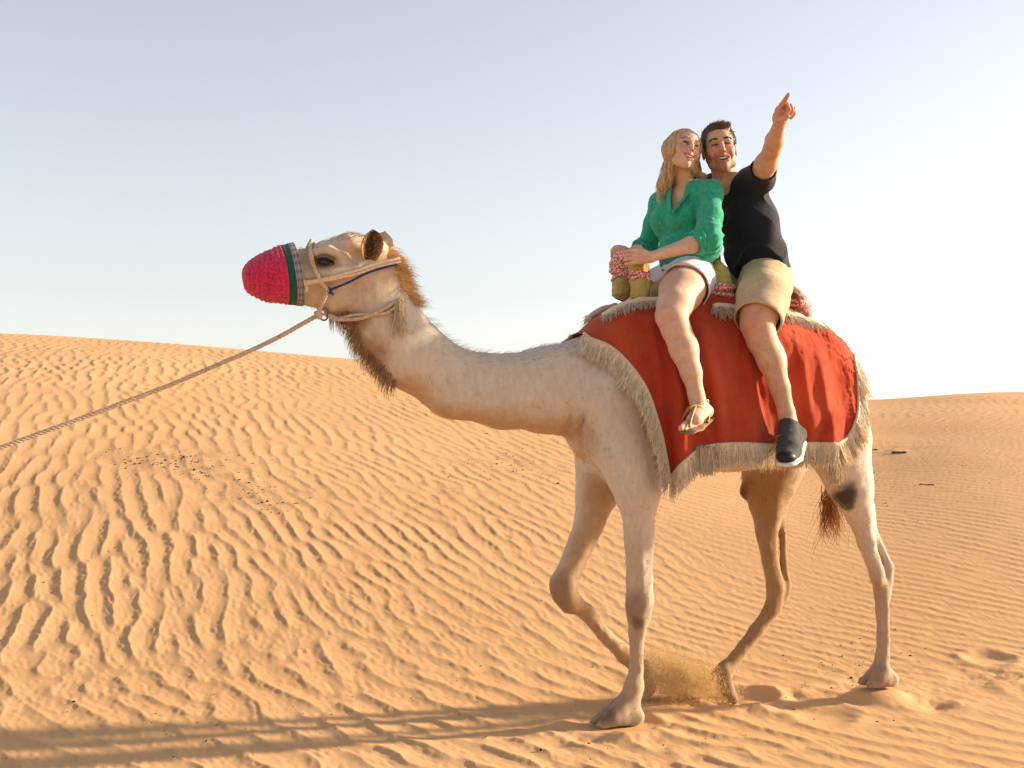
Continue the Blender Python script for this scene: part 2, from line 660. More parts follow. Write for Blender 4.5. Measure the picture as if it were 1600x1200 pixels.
def ground(x, y):
    z = dune(x, y)
    r = ripple(x, y)
    t = trample(x, y)
    p = np.stack([x, y, 0 * x], -1)
    ds = 0 * x
    for (cx, cy, cr, st) in DISTURBED:
        ds = np.maximum(ds, st * np.exp(-(((x - cx) / cr) ** 2 + ((y - cy) / (cr * .8)) ** 2) * 1.2))
    z = z + r * (1 - 0.8 * t) * (1 - .7 * ds) + t * 0.022 * fbm(p + 40, 5.0, 3) + ds * .060 * fbm(p + 60, 6.0, 4)
    for (fx, fy, fz, fr, fd, pile) in FEET:
        d = np.hypot(x - fx, y - fy) / fr
        near = np.exp(-(d / 1.0) ** 4)
        tgt = fz - fd
        z = z * (1 - near) + near * tgt
        rim = np.exp(-((d - 1.45) / 0.35) ** 2) * pile
        z = z + rim * (0.7 + 0.5 * vnoise(p + 50, 9.0))
    return z

# ================================================================== the camel
def nd(px, py, v, r, w=1.0, v0=None):
    """node of a limb: centre pixel, side offset, radius in pixels, width factor"""
    p, t = P(px, py, v)
    return (p, r * t / FPX, w)

def paint(V, base, spots):
    """spots: (pixel x, pixel y, side offset, radius in metres, colour, softness, strength)"""
    C = np.tile(np.asarray(base, float), (len(V), 1))
    for (px, py, v, r, col, soft, st) in spots:
        c = P(px, py, v)[0]
        d = np.linalg.norm(V - c, axis=1) / r
        w = (1 - sstep(1 - soft, 1 + soft * 0.3, d + 0.18 * vnoise(V, 22.0) + 0.10 * vnoise(V, 60.0)))[:, None] * st
        C = C * (1 - w) + w * np.asarray(col)
    return C

def limb_nodes():
    L = {}
    # near fore leg, planted
    a = .17
    L['near_fore'] = [nd(968, 640, .15, 66, .60), nd(985, 715, .20, 44, .75), nd(996, 765, .22, 31, .9), nd(999, 850, .19, 24), nd(999, 905, .17, 21), nd(999, 938, .16, 23),
                      nd(998, 962, .155, 19), nd(996, 990, .15, 13.5), nd(994, 1045, .14, 12), nd(990, 1072, .135, 17), nd(984, 1092, .13, 17)]
    # far fore leg, lifted
    L['far_fore'] = [nd(958, 640, -.15, 62, .60), nd(944, 715, -.20, 42, .75), nd(935, 765, -.20, 30, .9), nd(922, 812, -.18, 25), nd(893, 884, -.15, 20), nd(880, 912, -.14, 22.5),
                     nd(888, 936, -.14, 18.5), nd(915, 955, -.14, 13), nd(945, 992, -.14, 11.5), nd(975, 1022, -.14, 14), nd(990, 1034, -.14, 15)]
    # near hind leg, behind
    L['near_hind'] = [nd(1286, 636, .15, 62, .66), nd(1308, 690, .24, 50, .7), nd(1328, 755, .23, 33, .85), nd(1342, 800, .21, 23.5), nd(1355, 850, .19, 14.5), nd(1369, 893, .17, 12.5), nd(1377, 925, .16, 13),
                      nd(1379, 955, .155, 11), nd(1380, 1000, .15, 9.5), nd(1378, 1028, .14, 12), nd(1376, 1046, .14, 13)]
    L['near_tendon'] = [nd(1352, 790, .21, 14), nd(1366, 830, .19, 7), nd(1378, 858, .175, 6), nd(1388, 886, .165, 9), nd(1385, 908, .16, 9.5), nd(1383, 935, .155, 8)]
    # far hind leg, stepping forward
    L['far_hind'] = [nd(1262, 630, -.15, 62, .66), nd(1225, 680, -.22, 56, .7), nd(1203, 745, -.22, 42, .8), nd(1199, 790, -.20, 30, .9), nd(1198, 830, -.18, 18), nd(1204, 880, -.16, 13.5), nd(1213, 918, -.15, 15.5),
                     nd(1208, 950, -.145, 13.5), nd(1182, 985, -.14, 11), nd(1150, 1027, -.13, 11), nd(1134, 1046, -.125, 15), nd(1128, 1058, -.12, 15)]
    L['far_tendon'] = [nd(1214, 780, -.20, 15), nd(1222, 830, -.18, 7), nd(1225, 880, -.165, 6.5), nd(1229, 915, -.15, 9), nd(1222, 938, -.147, 9)]
    for k in L:
        if 'tendon' not in k:
            L[k] = L[k][:2] + [(p, r * .94, w) for p, r, w in L[k][2:]]
    return L

def foot(F, px, py, v, toe_px, heel_px, ground_py, k=.012, half=.062):
    """broad two-toed pad: toes at toe_px, heel at heel_px, sole on ground_py"""
    z = P((toe_px + heel_px) / 2, ground_py, v)[0][2]
    A = P(toe_px, ground_py, v)[0]; B = P(heel_px, ground_py, v)[0]
    C, t = P(px, py, v)
    u0, u1 = A[0], B[0]
    for s in (-1, 1):
        w = v + s * half * 0.52
        tip = np.array([u0 - .030, w + s * .006, z + .026])
        mid = np.array([u0 - .085, w, z + .044])
        back = np.array([u1 + .045, v + s * half * .40, z + .040])
        F.chain([(tip, .024), (mid, .036), (back, .040)], k)
        F.chain([(mid + [0, 0, .01], .034), (np.array([C[0], v + s * .012, C[2]]), .040)], k)
        # toenail
        F.cone(tip + [.018, 0, -.004], tip + [.030, 0, -.012], .011, .007, .004)
    F.chain([(np.array([C[0], v, C[2]]), 15 * t / FPX), (np.array([u1 + .05, v, z + .05]), .042)], k)

def on_field(F, px, py, v):
    """where the near surface of the field lies behind a pixel"""
    vs = np.linspace(v + .12, v - .14, 60)
    for x in vs:
        p = P(px, py, x)[0]
        i = tuple(np.clip(((p - F.lo) / F.res).round().astype(int), 0, F.n - 1))
        if F.D[i] < 0:
            return p
    return P(px, py, v)[0]

def build_camel():
    lo = np.array([-1.62, -.46, -.03]); hi = np.array([2.10, .46, 2.30])
    F = Field(lo, hi, 0.0122)
    # trunk
    F.chain([nd(985, 620, 0, 112, .70), nd(1060, 605, 0, 128, .80), nd(1150, 605, 0, 128, .82), nd(1232, 614, 0, 108, .78), nd(1280, 632, 0, 66, .85)], .06)
    F.ell(P(1130, 520, 0)[0], (.30, .17, .18), None, .12)                 # hump, under the saddle
    F.ell(P(1304, 655, 0)[0], (.14, .19, .20), None, .08)
    # breast
    F.chain([nd(955, 665, 0, 66, .85), nd(985, 715, 0, 48, .8), nd(1035, 728, 0, 30, .9)], .07)
    F.ell(P(926, 676, 0)[0], (.075, .11, .12), None, .10)
    # neck
    F.chain([nd(582, 450, 0, 46, .78), nd(604, 505, 0, 56, .66), nd(646, 556, 0, 54, .64), nd(712, 600, 0, 53, .64), nd(788, 612, 0, 57, .66), nd(858, 610, 0, 68, .70), nd(930, 606, 0, 86, .75)], .035)
    # legs
    L = limb_nodes()
    for k in ('near_fore', 'far_fore', 'near_hind', 'far_hind'):
        F.chain(L[k][:4], .09); F.chain(L[k][3:], .018)
    F.chain(L['near_tendon'], .010); F.chain(L['far_tendon'], .010)
    # knee pads and joints
    for (px, py, v, r) in ((993, 948, .175, 17), (999, 972, .17, 11), (877, 925, -.13, 17), (890, 945, -.13, 13), (1320, 770, .27, 16), (1170, 765, -.20, 15), (1372, 905, .185, 11)):
        p, t = P(px, py, v)
        F.ell(p, np.array([r, r * .8, r * 1.2]) * t / FPX, None, .02)
    for pts, r in (([(1010, 820, .235), (1011, 880, .215), (1011, 925, .20)], .0075), ([(1001, 985, .190), (1000, 1030, .178), (997, 1065, .172)], .0060),
                   ([(905, 850, -.09), (892, 890, -.075)], .007), ([(930, 962, -.10), (955, 992, -.10)], .005), ([(1347, 800, .27), (1360, 850, .225), (1370, 885, .21)], .007),
                   ([(1379, 945, .19), (1381, 990, .185), (1380, 1025, .18)], .0055), ([(1205, 800, -.09), (1208, 850, -.10), (1214, 900, -.105)], .007), ([(1190, 965, -.10), (1160, 1005, -.09)], .005),
                   ([(955, 745, .24), (975, 770, .265), (1000, 785, .275)], .006), ([(940, 725, .20), (958, 752, .235)], .006), ([(1016, 640, .30), (1012, 700, .31), (1020, 750, .28)], .008),
                   ([(915, 640, .16), (906, 680, .15), (912, 715, .14)], .009), ([(930, 650, .20), (924, 690, .20)], .007), ([(893, 640, .13), (890, 672, .11)], .007)):
        F.chain([(on_field(F, x, y, v) + [0, r * .75, 0], r) for x, y, v in pts], .016, op='cut')
    foot(F, 985, 1090, .13, 927, 1004, 1134)
    foot(F, 1376, 1046, .14, 1346, 1400, 1074, half=.058)
    # far hind foot: heel up, toes dug in
    for s in (-1, 1):
        q = s * .034
        F.chain([(P(1130, 1050, -.12 + q * .5)[0], .038), (P(1138, 1078, -.12 + q)[0], .034), (P(1147, 1094, -.12 + q)[0], .024)], .012)
        F.chain([(P(1120, 1052, -.12 + q * .5)[0], .030), (P(1112, 1060, -.12 + q)[0], .022)], .012)
    # far fore foot hanging, sole turned back
    for s in (-1, 1):
        q = s * .032
        F.chain([(P(990, 1032, -.14 + q * .4)[0], .036), (P(1008, 1040, -.14 + q)[0], .036), (P(1016, 1074, -.14 + q)[0], .028), (P(1010, 1090, -.14 + q)[0], .018)], .012)
    # head
    W = .62
    F.chain([nd(420, 432, 0, 33, .75), nd(455, 430, 0, 37, .66), nd(498, 424, 0, 38, .60), nd(535, 418, 0, 41, .72), nd(575, 420, 0, 42, .80), nd(592, 440, 0, 42, .80)], .03)
    F.chain([nd(430, 448, 0, 22, .8), nd(480, 455, 0, 19, .75), nd(528, 468, 0, 25, .9), nd(560, 474, 0, 30, .9)], .03)        # lower jaw
    F.chain([nd(500, 393, .0, 13, 2.2), nd(540, 386, 0, 17, 2.4), nd(585, 392, 0, 19, 2.0)], .03)                              # brow and crown
    for s in (-1, 1):
        # brow ridge and cheek, eye socket
        F.chain([nd(493, 396, s * .085, 9), nd(514, 392, s * .098, 9.5), nd(536, 402, s * .092, 8)], .02)
        F.chain([nd(478, 430, s * .062, 9), nd(520, 428, s * .082, 11), nd(556, 424, s * .095, 11)], .03)
        p, t = P(508, 408, s * .115)
        F.ell(p, (.040, .026, .020), None, .030, 'cut')
    V, Q = F.mesh(2)
    # muscle lines, wrinkles and a woolly unevenness
    Nn = normals(V, Q)
    low = sstep(1.5, .6, V[:, 2])
    V = V + Nn * (0.004 * vnoise(V, 9.0) + 0.0018 * vnoise(V, 30.0) + 0.003 * low * vnoise(V * [2, 2, .5], 20.0))[:, None]
    cream = (.565, .485, .395)
    tan = (.50, .37, .235); brown = (.30, .17, .085); dark = (.085, .045, .028)
    C = np.tile(np.asarray(cream), (len(V), 1))
    # slow variation: greyer neck and flank, sandier below
    g = fbm(V, 2.5, 4)[:, None]
    C = C * (1 + .10 * g)
    w = sstep(1.15, .35, V[:, 2] + .12 * vnoise(V, 6.0))[:, None]
    C = C * (1 - .85 * w) + .85 * w * np.asarray((.37, .25, .14))
    # tawny inner legs: shade and warm bounce light put into the colour
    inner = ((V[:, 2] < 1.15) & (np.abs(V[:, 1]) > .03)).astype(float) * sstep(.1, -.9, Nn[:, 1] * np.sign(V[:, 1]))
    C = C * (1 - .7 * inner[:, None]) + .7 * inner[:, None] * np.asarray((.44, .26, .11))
    # far hind leg browner: the body's shade and warm bounce light painted in
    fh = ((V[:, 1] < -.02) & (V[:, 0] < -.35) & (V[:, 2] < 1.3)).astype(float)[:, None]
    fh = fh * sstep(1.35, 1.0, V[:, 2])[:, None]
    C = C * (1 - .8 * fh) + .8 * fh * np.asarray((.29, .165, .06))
    # underside of neck and throat: hair colour plus painted bounce light
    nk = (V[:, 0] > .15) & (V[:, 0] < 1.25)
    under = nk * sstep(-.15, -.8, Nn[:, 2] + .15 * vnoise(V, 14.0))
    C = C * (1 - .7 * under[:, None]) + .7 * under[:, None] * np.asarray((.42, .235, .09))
    hd = sstep(.98, 1.16, V[:, 0] + .05 * vnoise(V, 12.0))[:, None] * sstep(1.7, 1.9, V[:, 2])[:, None]
    C = C * (1 - .55 * hd) + .55 * hd * np.asarray((.60, .43, .27))
    def blot(C, px, py, v, r, col, soft=.5, st=.9, sq=(1, 1, 1)):
        c = P(px, py, v)[0]
        d = np.linalg.norm((V - c) / np.asarray(sq), axis=1) / r
        w = (1 - sstep(1 - soft, 1 + soft * .4, d + .22 * vnoise(V, 26.0) + .12 * vnoise(V, 70.0)))[:, None] * st
        return C * (1 - w) + w * np.asarray(col)
    C = blot(C, 990, 950, .20, .085, (.22, .135, .085), .7, .7, (1, 1, 1.3))
    C = blot(C, 997, 975, .20, .035, dark, .5, .6)
    C = blot(C, 872, 925, -.10, .09, (.22, .135, .085), .7, .7, (1, 1, 1.3))
    C = blot(C, 905, 905, -.06, .03, brown, .6, .6, (1, 1, 1.8))
    C = blot(C, 1322, 784, .30, .064, (.045, .022, .014), .45, .97, (1, 1.6, 1.5))
    C = blot(C, 1163, 775, -.14, .06, dark, .5, .95, (.8, 1.5, 1.9))
    C = blot(C, 1372, 925, .2, .07, (.36, .21, .10), .8, .6, (1, 1, 1.8))
    for (px, py, v) in ((958, 1108, .13), (1010, 1060, -.14), (1362, 1062, .14), (1135, 1075, -.12)):
        C = blot(C, px, py, v, .12, (.26, .165, .10), .8, .65)
    C = blot(C, 945, 1118, .17, .05, (.10, .07, .055), .6, .7)
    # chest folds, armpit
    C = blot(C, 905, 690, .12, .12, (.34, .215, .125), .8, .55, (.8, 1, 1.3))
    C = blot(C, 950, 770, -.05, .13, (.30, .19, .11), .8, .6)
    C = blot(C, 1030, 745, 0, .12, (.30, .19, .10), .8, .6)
    # eye, cheek and crown
    C = blot(C, 507, 408, .09, .036, (.10, .06, .04), .6, .95, (1.5, 1.5, .8))
    C = blot(C, 507, 408, -.09, .036, (.10, .06, .04), .6, .95, (1.5, 1.5, .8))
    C = blot(C, 612, 415, 0, .13, (.48, .27, .10), .7, .7)
    C = blot(C, 480, 395, 0, .10, (.43, .35, .29), .8, .5)
    C = blot(C, 552, 500, 0, .11, (.22, .11, .05), .7, .8)
    C = blot(C, 575, 545, 0, .12, (.24, .12, .05), .7, .65)
    # dirt: small specks and scratches
    sp = sstep(.50, .62, vnoise(V, 55.0) * .6 + .4 * vnoise(V, 90.0))[:, None] * (.25 + .2 * sstep(0, .5, vnoise(V, 5.0))[:, None])
    C = C * (1 - .45 * sp)
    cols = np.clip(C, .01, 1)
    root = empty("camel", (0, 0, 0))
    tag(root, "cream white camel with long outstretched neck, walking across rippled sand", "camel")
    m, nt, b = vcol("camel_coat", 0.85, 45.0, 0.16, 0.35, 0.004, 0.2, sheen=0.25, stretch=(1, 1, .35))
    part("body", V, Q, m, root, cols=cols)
    # --- ears: leaf shaped cups
    em, _, _ = vcol("camel_ear", 0.9, 80, .2, .3, .003)
    for s, (bx, by, tx, ty) in ((1, (575, 406, 584, 359)), (-1, (590, 392, 602, 364))):
        a = P(bx, by, s * .112)[0]; bt = P(tx, ty, s * .165)[0]
        ax = bt - a; Lh = np.linalg.norm(ax); ax /= Lh
        sd = np.array([.95, .30 * s, 0.05]); sd -= ax * (sd @ ax); sd /= np.linalg.norm(sd)
        nrm = np.cross(ax, sd)
        if nrm[1] * s < 0: nrm = -nrm
        vs = []; cs = []
        nu, nv = 15, 13
        for i in range(nu):
            t = i / (nu - 1)
            wd = .050 * (math.sin(math.pi * min(1, t * .90 + .10)) ** .55) * (.85 + .25 * t) + .003
            for j in range(nv):
                q = -1 + 2 * j / (nv - 1)
                vs.append(a + ax * (t * Lh) + sd * (wd * q) + nrm * (.034 * q * q * (1 - t * .5) - .012 + .008 * t))
                cs.append(np.array((.055, .030, .020)) * (1 - abs(q) ** 3) + np.array((.42, .26, .13)) * abs(q) ** 3)
        vs = np.array(vs); cs = np.array(cs)
        back = vs - nrm * .010 * np.array([[1]]) ; cb = np.tile((.46, .33, .20), (len(vs), 1))
        V2 = np.vstack([vs, back]); n0 = nu * nv
        q = []
        for i in range(nu - 1):
            for j in range(nv - 1):
                k = i * nv + j
                q.append((k, k + 1, k + nv + 1, k + nv)); q.append((n0 + k, n0 + k + nv, n0 + k + nv + 1, n0 + k + 1))
        for i in range(nu - 1):
            for j in (0, nv - 1):
                k = i * nv + j
                q.append((k, k + nv, n0 + k + nv, n0 + k))
        for j in range(nv - 1):
            k = (nu - 1) * nv + j
            q.append((k, k + 1, n0 + k + 1, n0 + k))
        e = part("ear", V2, np.array(q), em, root, cols=np.vstack([cs, cb]))
        # inner ear hair
        n = 260
        tt = rng.random(n) * .85; qq = rng.uniform(-.95, .95, n)
        k0 = a + ax * (tt * Lh)[:, None] + sd * (.055 * np.sin(np.pi * (tt * .93 + .07)) * qq)[:, None] + nrm * (.026 * qq ** 2 - .008)[:, None]
        dr = ax * .6 + nrm * .5 + sd * qq[:, None] * .5
        k1 = k0 + dr * rng.uniform(.010, .028, n)[:, None]
        Cc = np.stack([k0, (k0 + k1) / 2 + nrm * .002, k1], 1)
        vv, qd, cc = strands(Cc, np.full(n, .0012), .2, 3, np.where(rng.random(n)[:, None] < .5, (.10, .055, .03), (.45, .28, .13)))
        part("ear_hair", vv, qd, em, e, cols=cc, kind="stuff")
    # --- eyes
    eye_m = plain("camel_eye", (.012, .008, .006), .08, 30, .1, 0, spec=.8)
    lid_m = plain("camel_eyelid", (.20, .13, .085), .8, 60, .2, .3)
    for s in (-1, 1):
        c, t = P(507, 408, s * .098)
        f = Field(c - .045, c + .045, .0025)
        f.ell(c, (.030, .024, .018), None, .002)
        v2, q2 = f.mesh(1)
        part("eye", v2, q2, eye_m, root)
        # upper lid with lashes hanging over the eye
        uu = np.linspace(-.036, .038, 18)
        arc = np.stack([c[0] - uu, c[1] + s * (.016 - 6 * uu ** 2), c[2] + .017 - 9 * uu ** 2 - .10 * uu], 1)
        v3, q3, t3 = tube(arc, .0065 * np.sqrt(np.clip(1 - (uu / .042) ** 2, .05, 1)), 8)
        lid = part("eyelid", v3, [q3, t3], lid_m, root)
        n = 110
        k = rng.uniform(0, 1, n)
        p0 = np.stack([np.interp(k, np.linspace(0, 1, 18), arc[:, i]) for i in range(3)], 1)
        dn = np.stack([rng.uniform(-.15, .35, n), np.full(n, s * .55), np.full(n, -.75)], 1)
        ln = rng.uniform(.018, .034, n)[:, None]
        Cc = np.stack([p0, p0 + dn * ln * .55 + [0, s * .003, 0], p0 + dn * ln], 1)
        vv, qd, _ = strands(Cc, np.full(n, .0012), .3)
        part("eyelashes", vv, qd, eye_m, lid, kind="stuff")
    # --- hair: throat beard, crown and neck, tail
    hm, hnt, hb = vcol("camel_hair", 0.75, 60, .2, 0.0, .001, sheen=.3)
    def hair(name, P0, D0, length, bend, rad, col, kk=6, parent=root, wave=.1):
        n = len(P0)
        t = np.linspace(0, 1, kk)[None, :, None]
        ln = length[:, None, None]
        ph = rng.uniform(0, 6.3, (n, 1, 1))
        sw = np.stack([np.sin(5 * t[..., 0] + ph[..., 0]), np.cos(4 * t[..., 0] + ph[..., 0] * 1.7), np.sin(3 * t[..., 0] + ph[..., 0] * .6)], -1)
        Cc = P0[:, None] + D0[:, None] * t * ln + bend[None, None] * t ** 2 * ln + wave * sw * t * ln * .5
        vv, qd, cc = strands(Cc, rad, .15, 3, col)
        return part(name, vv, qd, hm, parent, cols=cc, kind="stuff")
    def pick(mask, n):
        i = rng.choice(np.nonzero(mask)[0], n)
        return V[i] + rng.normal(0, .003, (n, 3)), Nn[i]
    def near_px(px, py, r, v=0.0):
        c = P(px, py, v)[0]
        return np.hypot(V[:, 0] - c[0], V[:, 2] - c[2]) < r
    # throat beard
    m1 = np.zeros(len(V), bool)
    for (px, py, r) in ((538, 500, .06), (552, 525, .07), (566, 552, .075), (584, 575, .07), (602, 590, .05)):
        m1 |= near_px(px, py, r) & (Nn[:, 2] < -.1) & (V[:, 0] > .5) & (np.abs(V[:, 1]) < .052)
    p0, n0 = pick(m1, 1000)
    col = np.array((.27, .145, .065)) * rng.uniform(.45, 2.0, (1000, 1)) + np.array((.03, .015, .0))
    hair("throat_beard", p0, n0 * .75 + np.array([.05, 0, -.35]), rng.uniform(.012, .060, 1000), np.array([-.25, 0, -.35]), rng.uniform(.0011, .0022, 1000), col)
    # crown tuft and back of the head
    m2 = np.zeros(len(V), bool)
    for (px, py, r) in ((612, 400, .04), (622, 420, .045), (632, 442, .05), (646, 462, .045)):
        m2 |= near_px(px, py, r) & (Nn[:, 2] > -.2)
    p0, n0 = pick(m2, 2800)
    col = np.array((.86, .54, .22)) * rng.uniform(.5, 1.4, (2800, 1))
    n0 = n0 + rng.normal(0, .35, n0.shape)
    hair("crown_hair", p0, n0 * .65 + np.array([-.35, 0, -.1]), rng.uniform(.012, .052, 2800), np.array([-.30, 0, -.45]), rng.uniform(.0007, .0016, 2800), col, wave=.6)
    # thin fuzz along the top of the neck and over the skull
    m3 = (V[:, 0] > .1) & (V[:, 2] > 1.5) & (Nn[:, 2] > .55)
    p0, n0 = pick(m3, 1000)
    col = np.array((.60, .50, .38)) * rng.uniform(.7, 1.2, (1000, 1))
    hair("mane_fuzz", p0, n0 * .5 + np.array([-.7, 0, .1]), rng.uniform(.012, .045, 1000), np.array([-.3, 0, -.2]), rng.uniform(.0006, .0011, 1000), col, 4)
    m4 = near_px(565, 372, .06) | near_px(540, 372, .06)
    p0, n0 = pick(m4 & (Nn[:, 2] > .3), 700)
    hair("brow_fuzz", p0, n0 * .5 + np.array([-.6, 0, .1]), rng.uniform(.008, .020, 700), np.array([-.3, 0, -.2]), rng.uniform(.0006, .0012, 700), np.array((.46, .34, .22)) * rng.uniform(.6, 1.2, (700, 1)), 4)
    # short coat: fine hairs lying back along the body
    n = 9500
    i = rng.choice(len(V), n)
    d = np.stack([-.8 * np.ones(n), 0 * np.ones(n), -.55 - .6 * sstep(1.3, .9, V[i, 2])], 1)
    d = d - Nn[i] * np.sum(d * Nn[i], 1, keepdims=True)
    d /= np.linalg.norm(d, axis=1, keepdims=True) + 1e-6
    d = d + rng.normal(0, .25, (n, 3)) + Nn[i] * rng.uniform(.15, .55, (n, 1))
    ln = rng.uniform(.008, .020, (n, 1))
    p0 = V[i] + rng.normal(0, .003, (n, 3)) - Nn[i] * .001
    vv, qd, cc = strands(np.stack([p0, p0 + d * ln * .55 + Nn[i] * .001, p0 + d * ln], 1), np.full(n, .0009), .2, 3, cols[i] * rng.uniform(.70, 1.28, (n, 1)))
    part("short_coat", vv, qd, hm, root, cols=cc, kind="stuff")
    # tail: a rope of flesh with a wavy tuft
    tp = [P(1336, 640, -.01)[0], P(1318, 700, .0)[0], P(1298, 750, .0)[0], P(1292, 775, .0)[0]]
    tv, tq, tt = tube(spline(tp, 14), np.linspace(.034, .016, 14), 10)
    tail = part("tail", tv, [tq, tt], m, root, cols=np.tile((.48, .33, .17), (len(tv), 1)))
    n = 330
    k = rng.uniform(0, 1, n)
    a0 = P(1306, 735, 0)[0]; a1 = P(1293, 782, 0)[0]
    p0 = a0 + (a1 - a0) * k[:, None] + rng.normal(0, .014, (n, 3))
    dd = np.stack([rng.normal(.05, .16, n), rng.normal(0, .2, n), np.full(n, -1.0)], 1)
    col = np.array((.46, .19, .055)) * rng.uniform(.35, 1.5, (n, 1))
    hair("tail_tuft", p0, dd, rng.uniform(.10, .235, n), np.array([-.05, 0, -.05]), rng.uniform(.0014, .003, n), col, 9, root, .28)
    return V, Nn

CAMEL_V, CAMEL_N = build_camel()
for (px, py, v, fr, fd, pile) in ((965, 1130, .13, .15, .012, .016), (1372, 1071, .14, .14, .015, .012), (1143, 1090, -.12, .15, .035, .020), (1183, 1086, -.10, .10, .03, .01), (1010, 1092, -.14, .2, .01, .0)):
    q = P(px, py, v)[0]
    w = L2W(q)
    FEET.append((w[0], w[1], w[2], fr, fd, pile))
for (px, py, fr, fd) in ((1545, 1030, .11, .012), (1290, 1120, .12, .012)):
    q = on_dune(px, py)
    FEET.append((q[0], q[1], q[2], fr, fd, .010))

for (px, py, cr, st) in ((965, 1140, .34, .8), (1372, 1076, .30, .8), (1143, 1098, .34, .9), (1560, 1062, .26, .7), (1470, 1100, .22, .6), (1250, 1085, .25, .5), (880, 1150, .3, .5)):
    q = on_dune(px, py)
    DISTURBED.append((q[0], q[1], cr, st))
# ================================================================== what the camel wears
class Skin:
    """side offset of the camel's surface over its (u, z) plane"""
    def __init__(s, c=.02):
        s.c = c
        s.u0, s.z0 = -1.7, 0.0
        s.g = [np.full((210, 130), -1.0), np.full((210, 130), -1.0)]
        i = ((CAMEL_V[:, 0] - s.u0) / c).astype(int); j = ((CAMEL_V[:, 2] - s.z0) / c).astype(int)
        for k, sg in enumerate((1, -1)):
            np.maximum.at(s.g[k], (np.clip(i, 0, 209), np.clip(j, 0, 129)), CAMEL_V[:, 1] * sg)
        s.t = np.full((210, 60), -1.0)
        j2 = ((CAMEL_V[:, 1] + .6) / c).astype(int)
        np.maximum.at(s.t, (np.clip(i, 0, 209), np.clip(j2, 0, 59)), CAMEL_V[:, 2])
    def top(s, u, v, grow=1):
        i = ((np.asarray(u) - s.u0) / s.c).astype(int); j = ((np.asarray(v) + .6) / s.c).astype(int)
        r = np.full(np.shape(i), -1.0)
        for a in range(-grow, grow + 1):
            for b in range(-grow, grow + 1):
                r = np.maximum(r, s.t[np.clip(i + a, 0, 209), np.clip(j + b, 0, 59)])
        return r
    def __call__(s, u, z, side=1, grow=1):
        g = s.g[0 if side > 0 else 1]
        i = ((np.asarray(u) - s.u0) / s.c).astype(int); j = ((np.asarray(z) - s.z0) / s.c).astype(int)
        r = np.full(np.shape(i), -1.0)
        for a in range(-grow, grow + 1):
            for b in range(-grow, grow + 1):
                r = np.maximum(r, g[np.clip(i + a, 0, 209), np.clip(j + b, 0, 129)])
        return r
skin = Skin()

def on_camel(px, py, off=.006, v=.1):
    for _ in range(5):
        p, t = P(px, py, v)
        s = float(skin(p[0], p[2], 1, 1))
        if s < -.5: break
        v = s + off
    return P(px, py, v)[0]

# ------------------------------------------------------------------ blanket
def poly(pts, n):
    """even points along a smooth pixel curve"""
    c = spline(pts, 400)
    d = np.concatenate([[0], np.cumsum(np.linalg.norm(np.diff(c, axis=0), axis=1))])
    t = np.linspace(0, d[-1], n)
    return np.stack([np.interp(t, d, c[:, k]) for k in range(2)], 1)

NA, NQ = 170, 80
_top = poly([(905, 524), (940, 492), (985, 467), (1040, 462), (1100, 462), (1165, 466), (1225, 476), (1275, 503), (1312, 540), (1331, 575)], NA)
_bot = poly([(1046, 746), (1068, 722), (1098, 699), (1150, 693), (1205, 695), (1262, 693), (1309, 694)], NA)
_fro = poly([(905, 524), (958, 545), (1004, 598), (1028, 660), (1040, 712), (1046, 746)], NQ)
_rea = poly([(1331, 575), (1340, 612), (1339, 650), (1326, 680), (1309, 694)], NQ)

def coons(s, q):
    """pixel of the near side at s (front to back) and q (ridge to hem)"""
    def at(c, t):
        x = np.clip(t, 0, 1) * (len(c) - 1); i = np.minimum(x.astype(int), len(c) - 2); f = (x - i)[..., None]
        return c[i] * (1 - f) + c[i + 1] * f
    T, B, L, R = at(_top, s), at(_bot, s), at(_fro, q), at(_rea, q)
    S, Qq = s[..., None], q[..., None]
    return (1 - Qq) * T + Qq * B + (1 - S) * L + S * R - ((1 - S) * (1 - Qq) * _top[0] + S * (1 - Qq) * _top[-1] + (1 - S) * Qq * _bot[0] + S * Qq * _bot[-1])

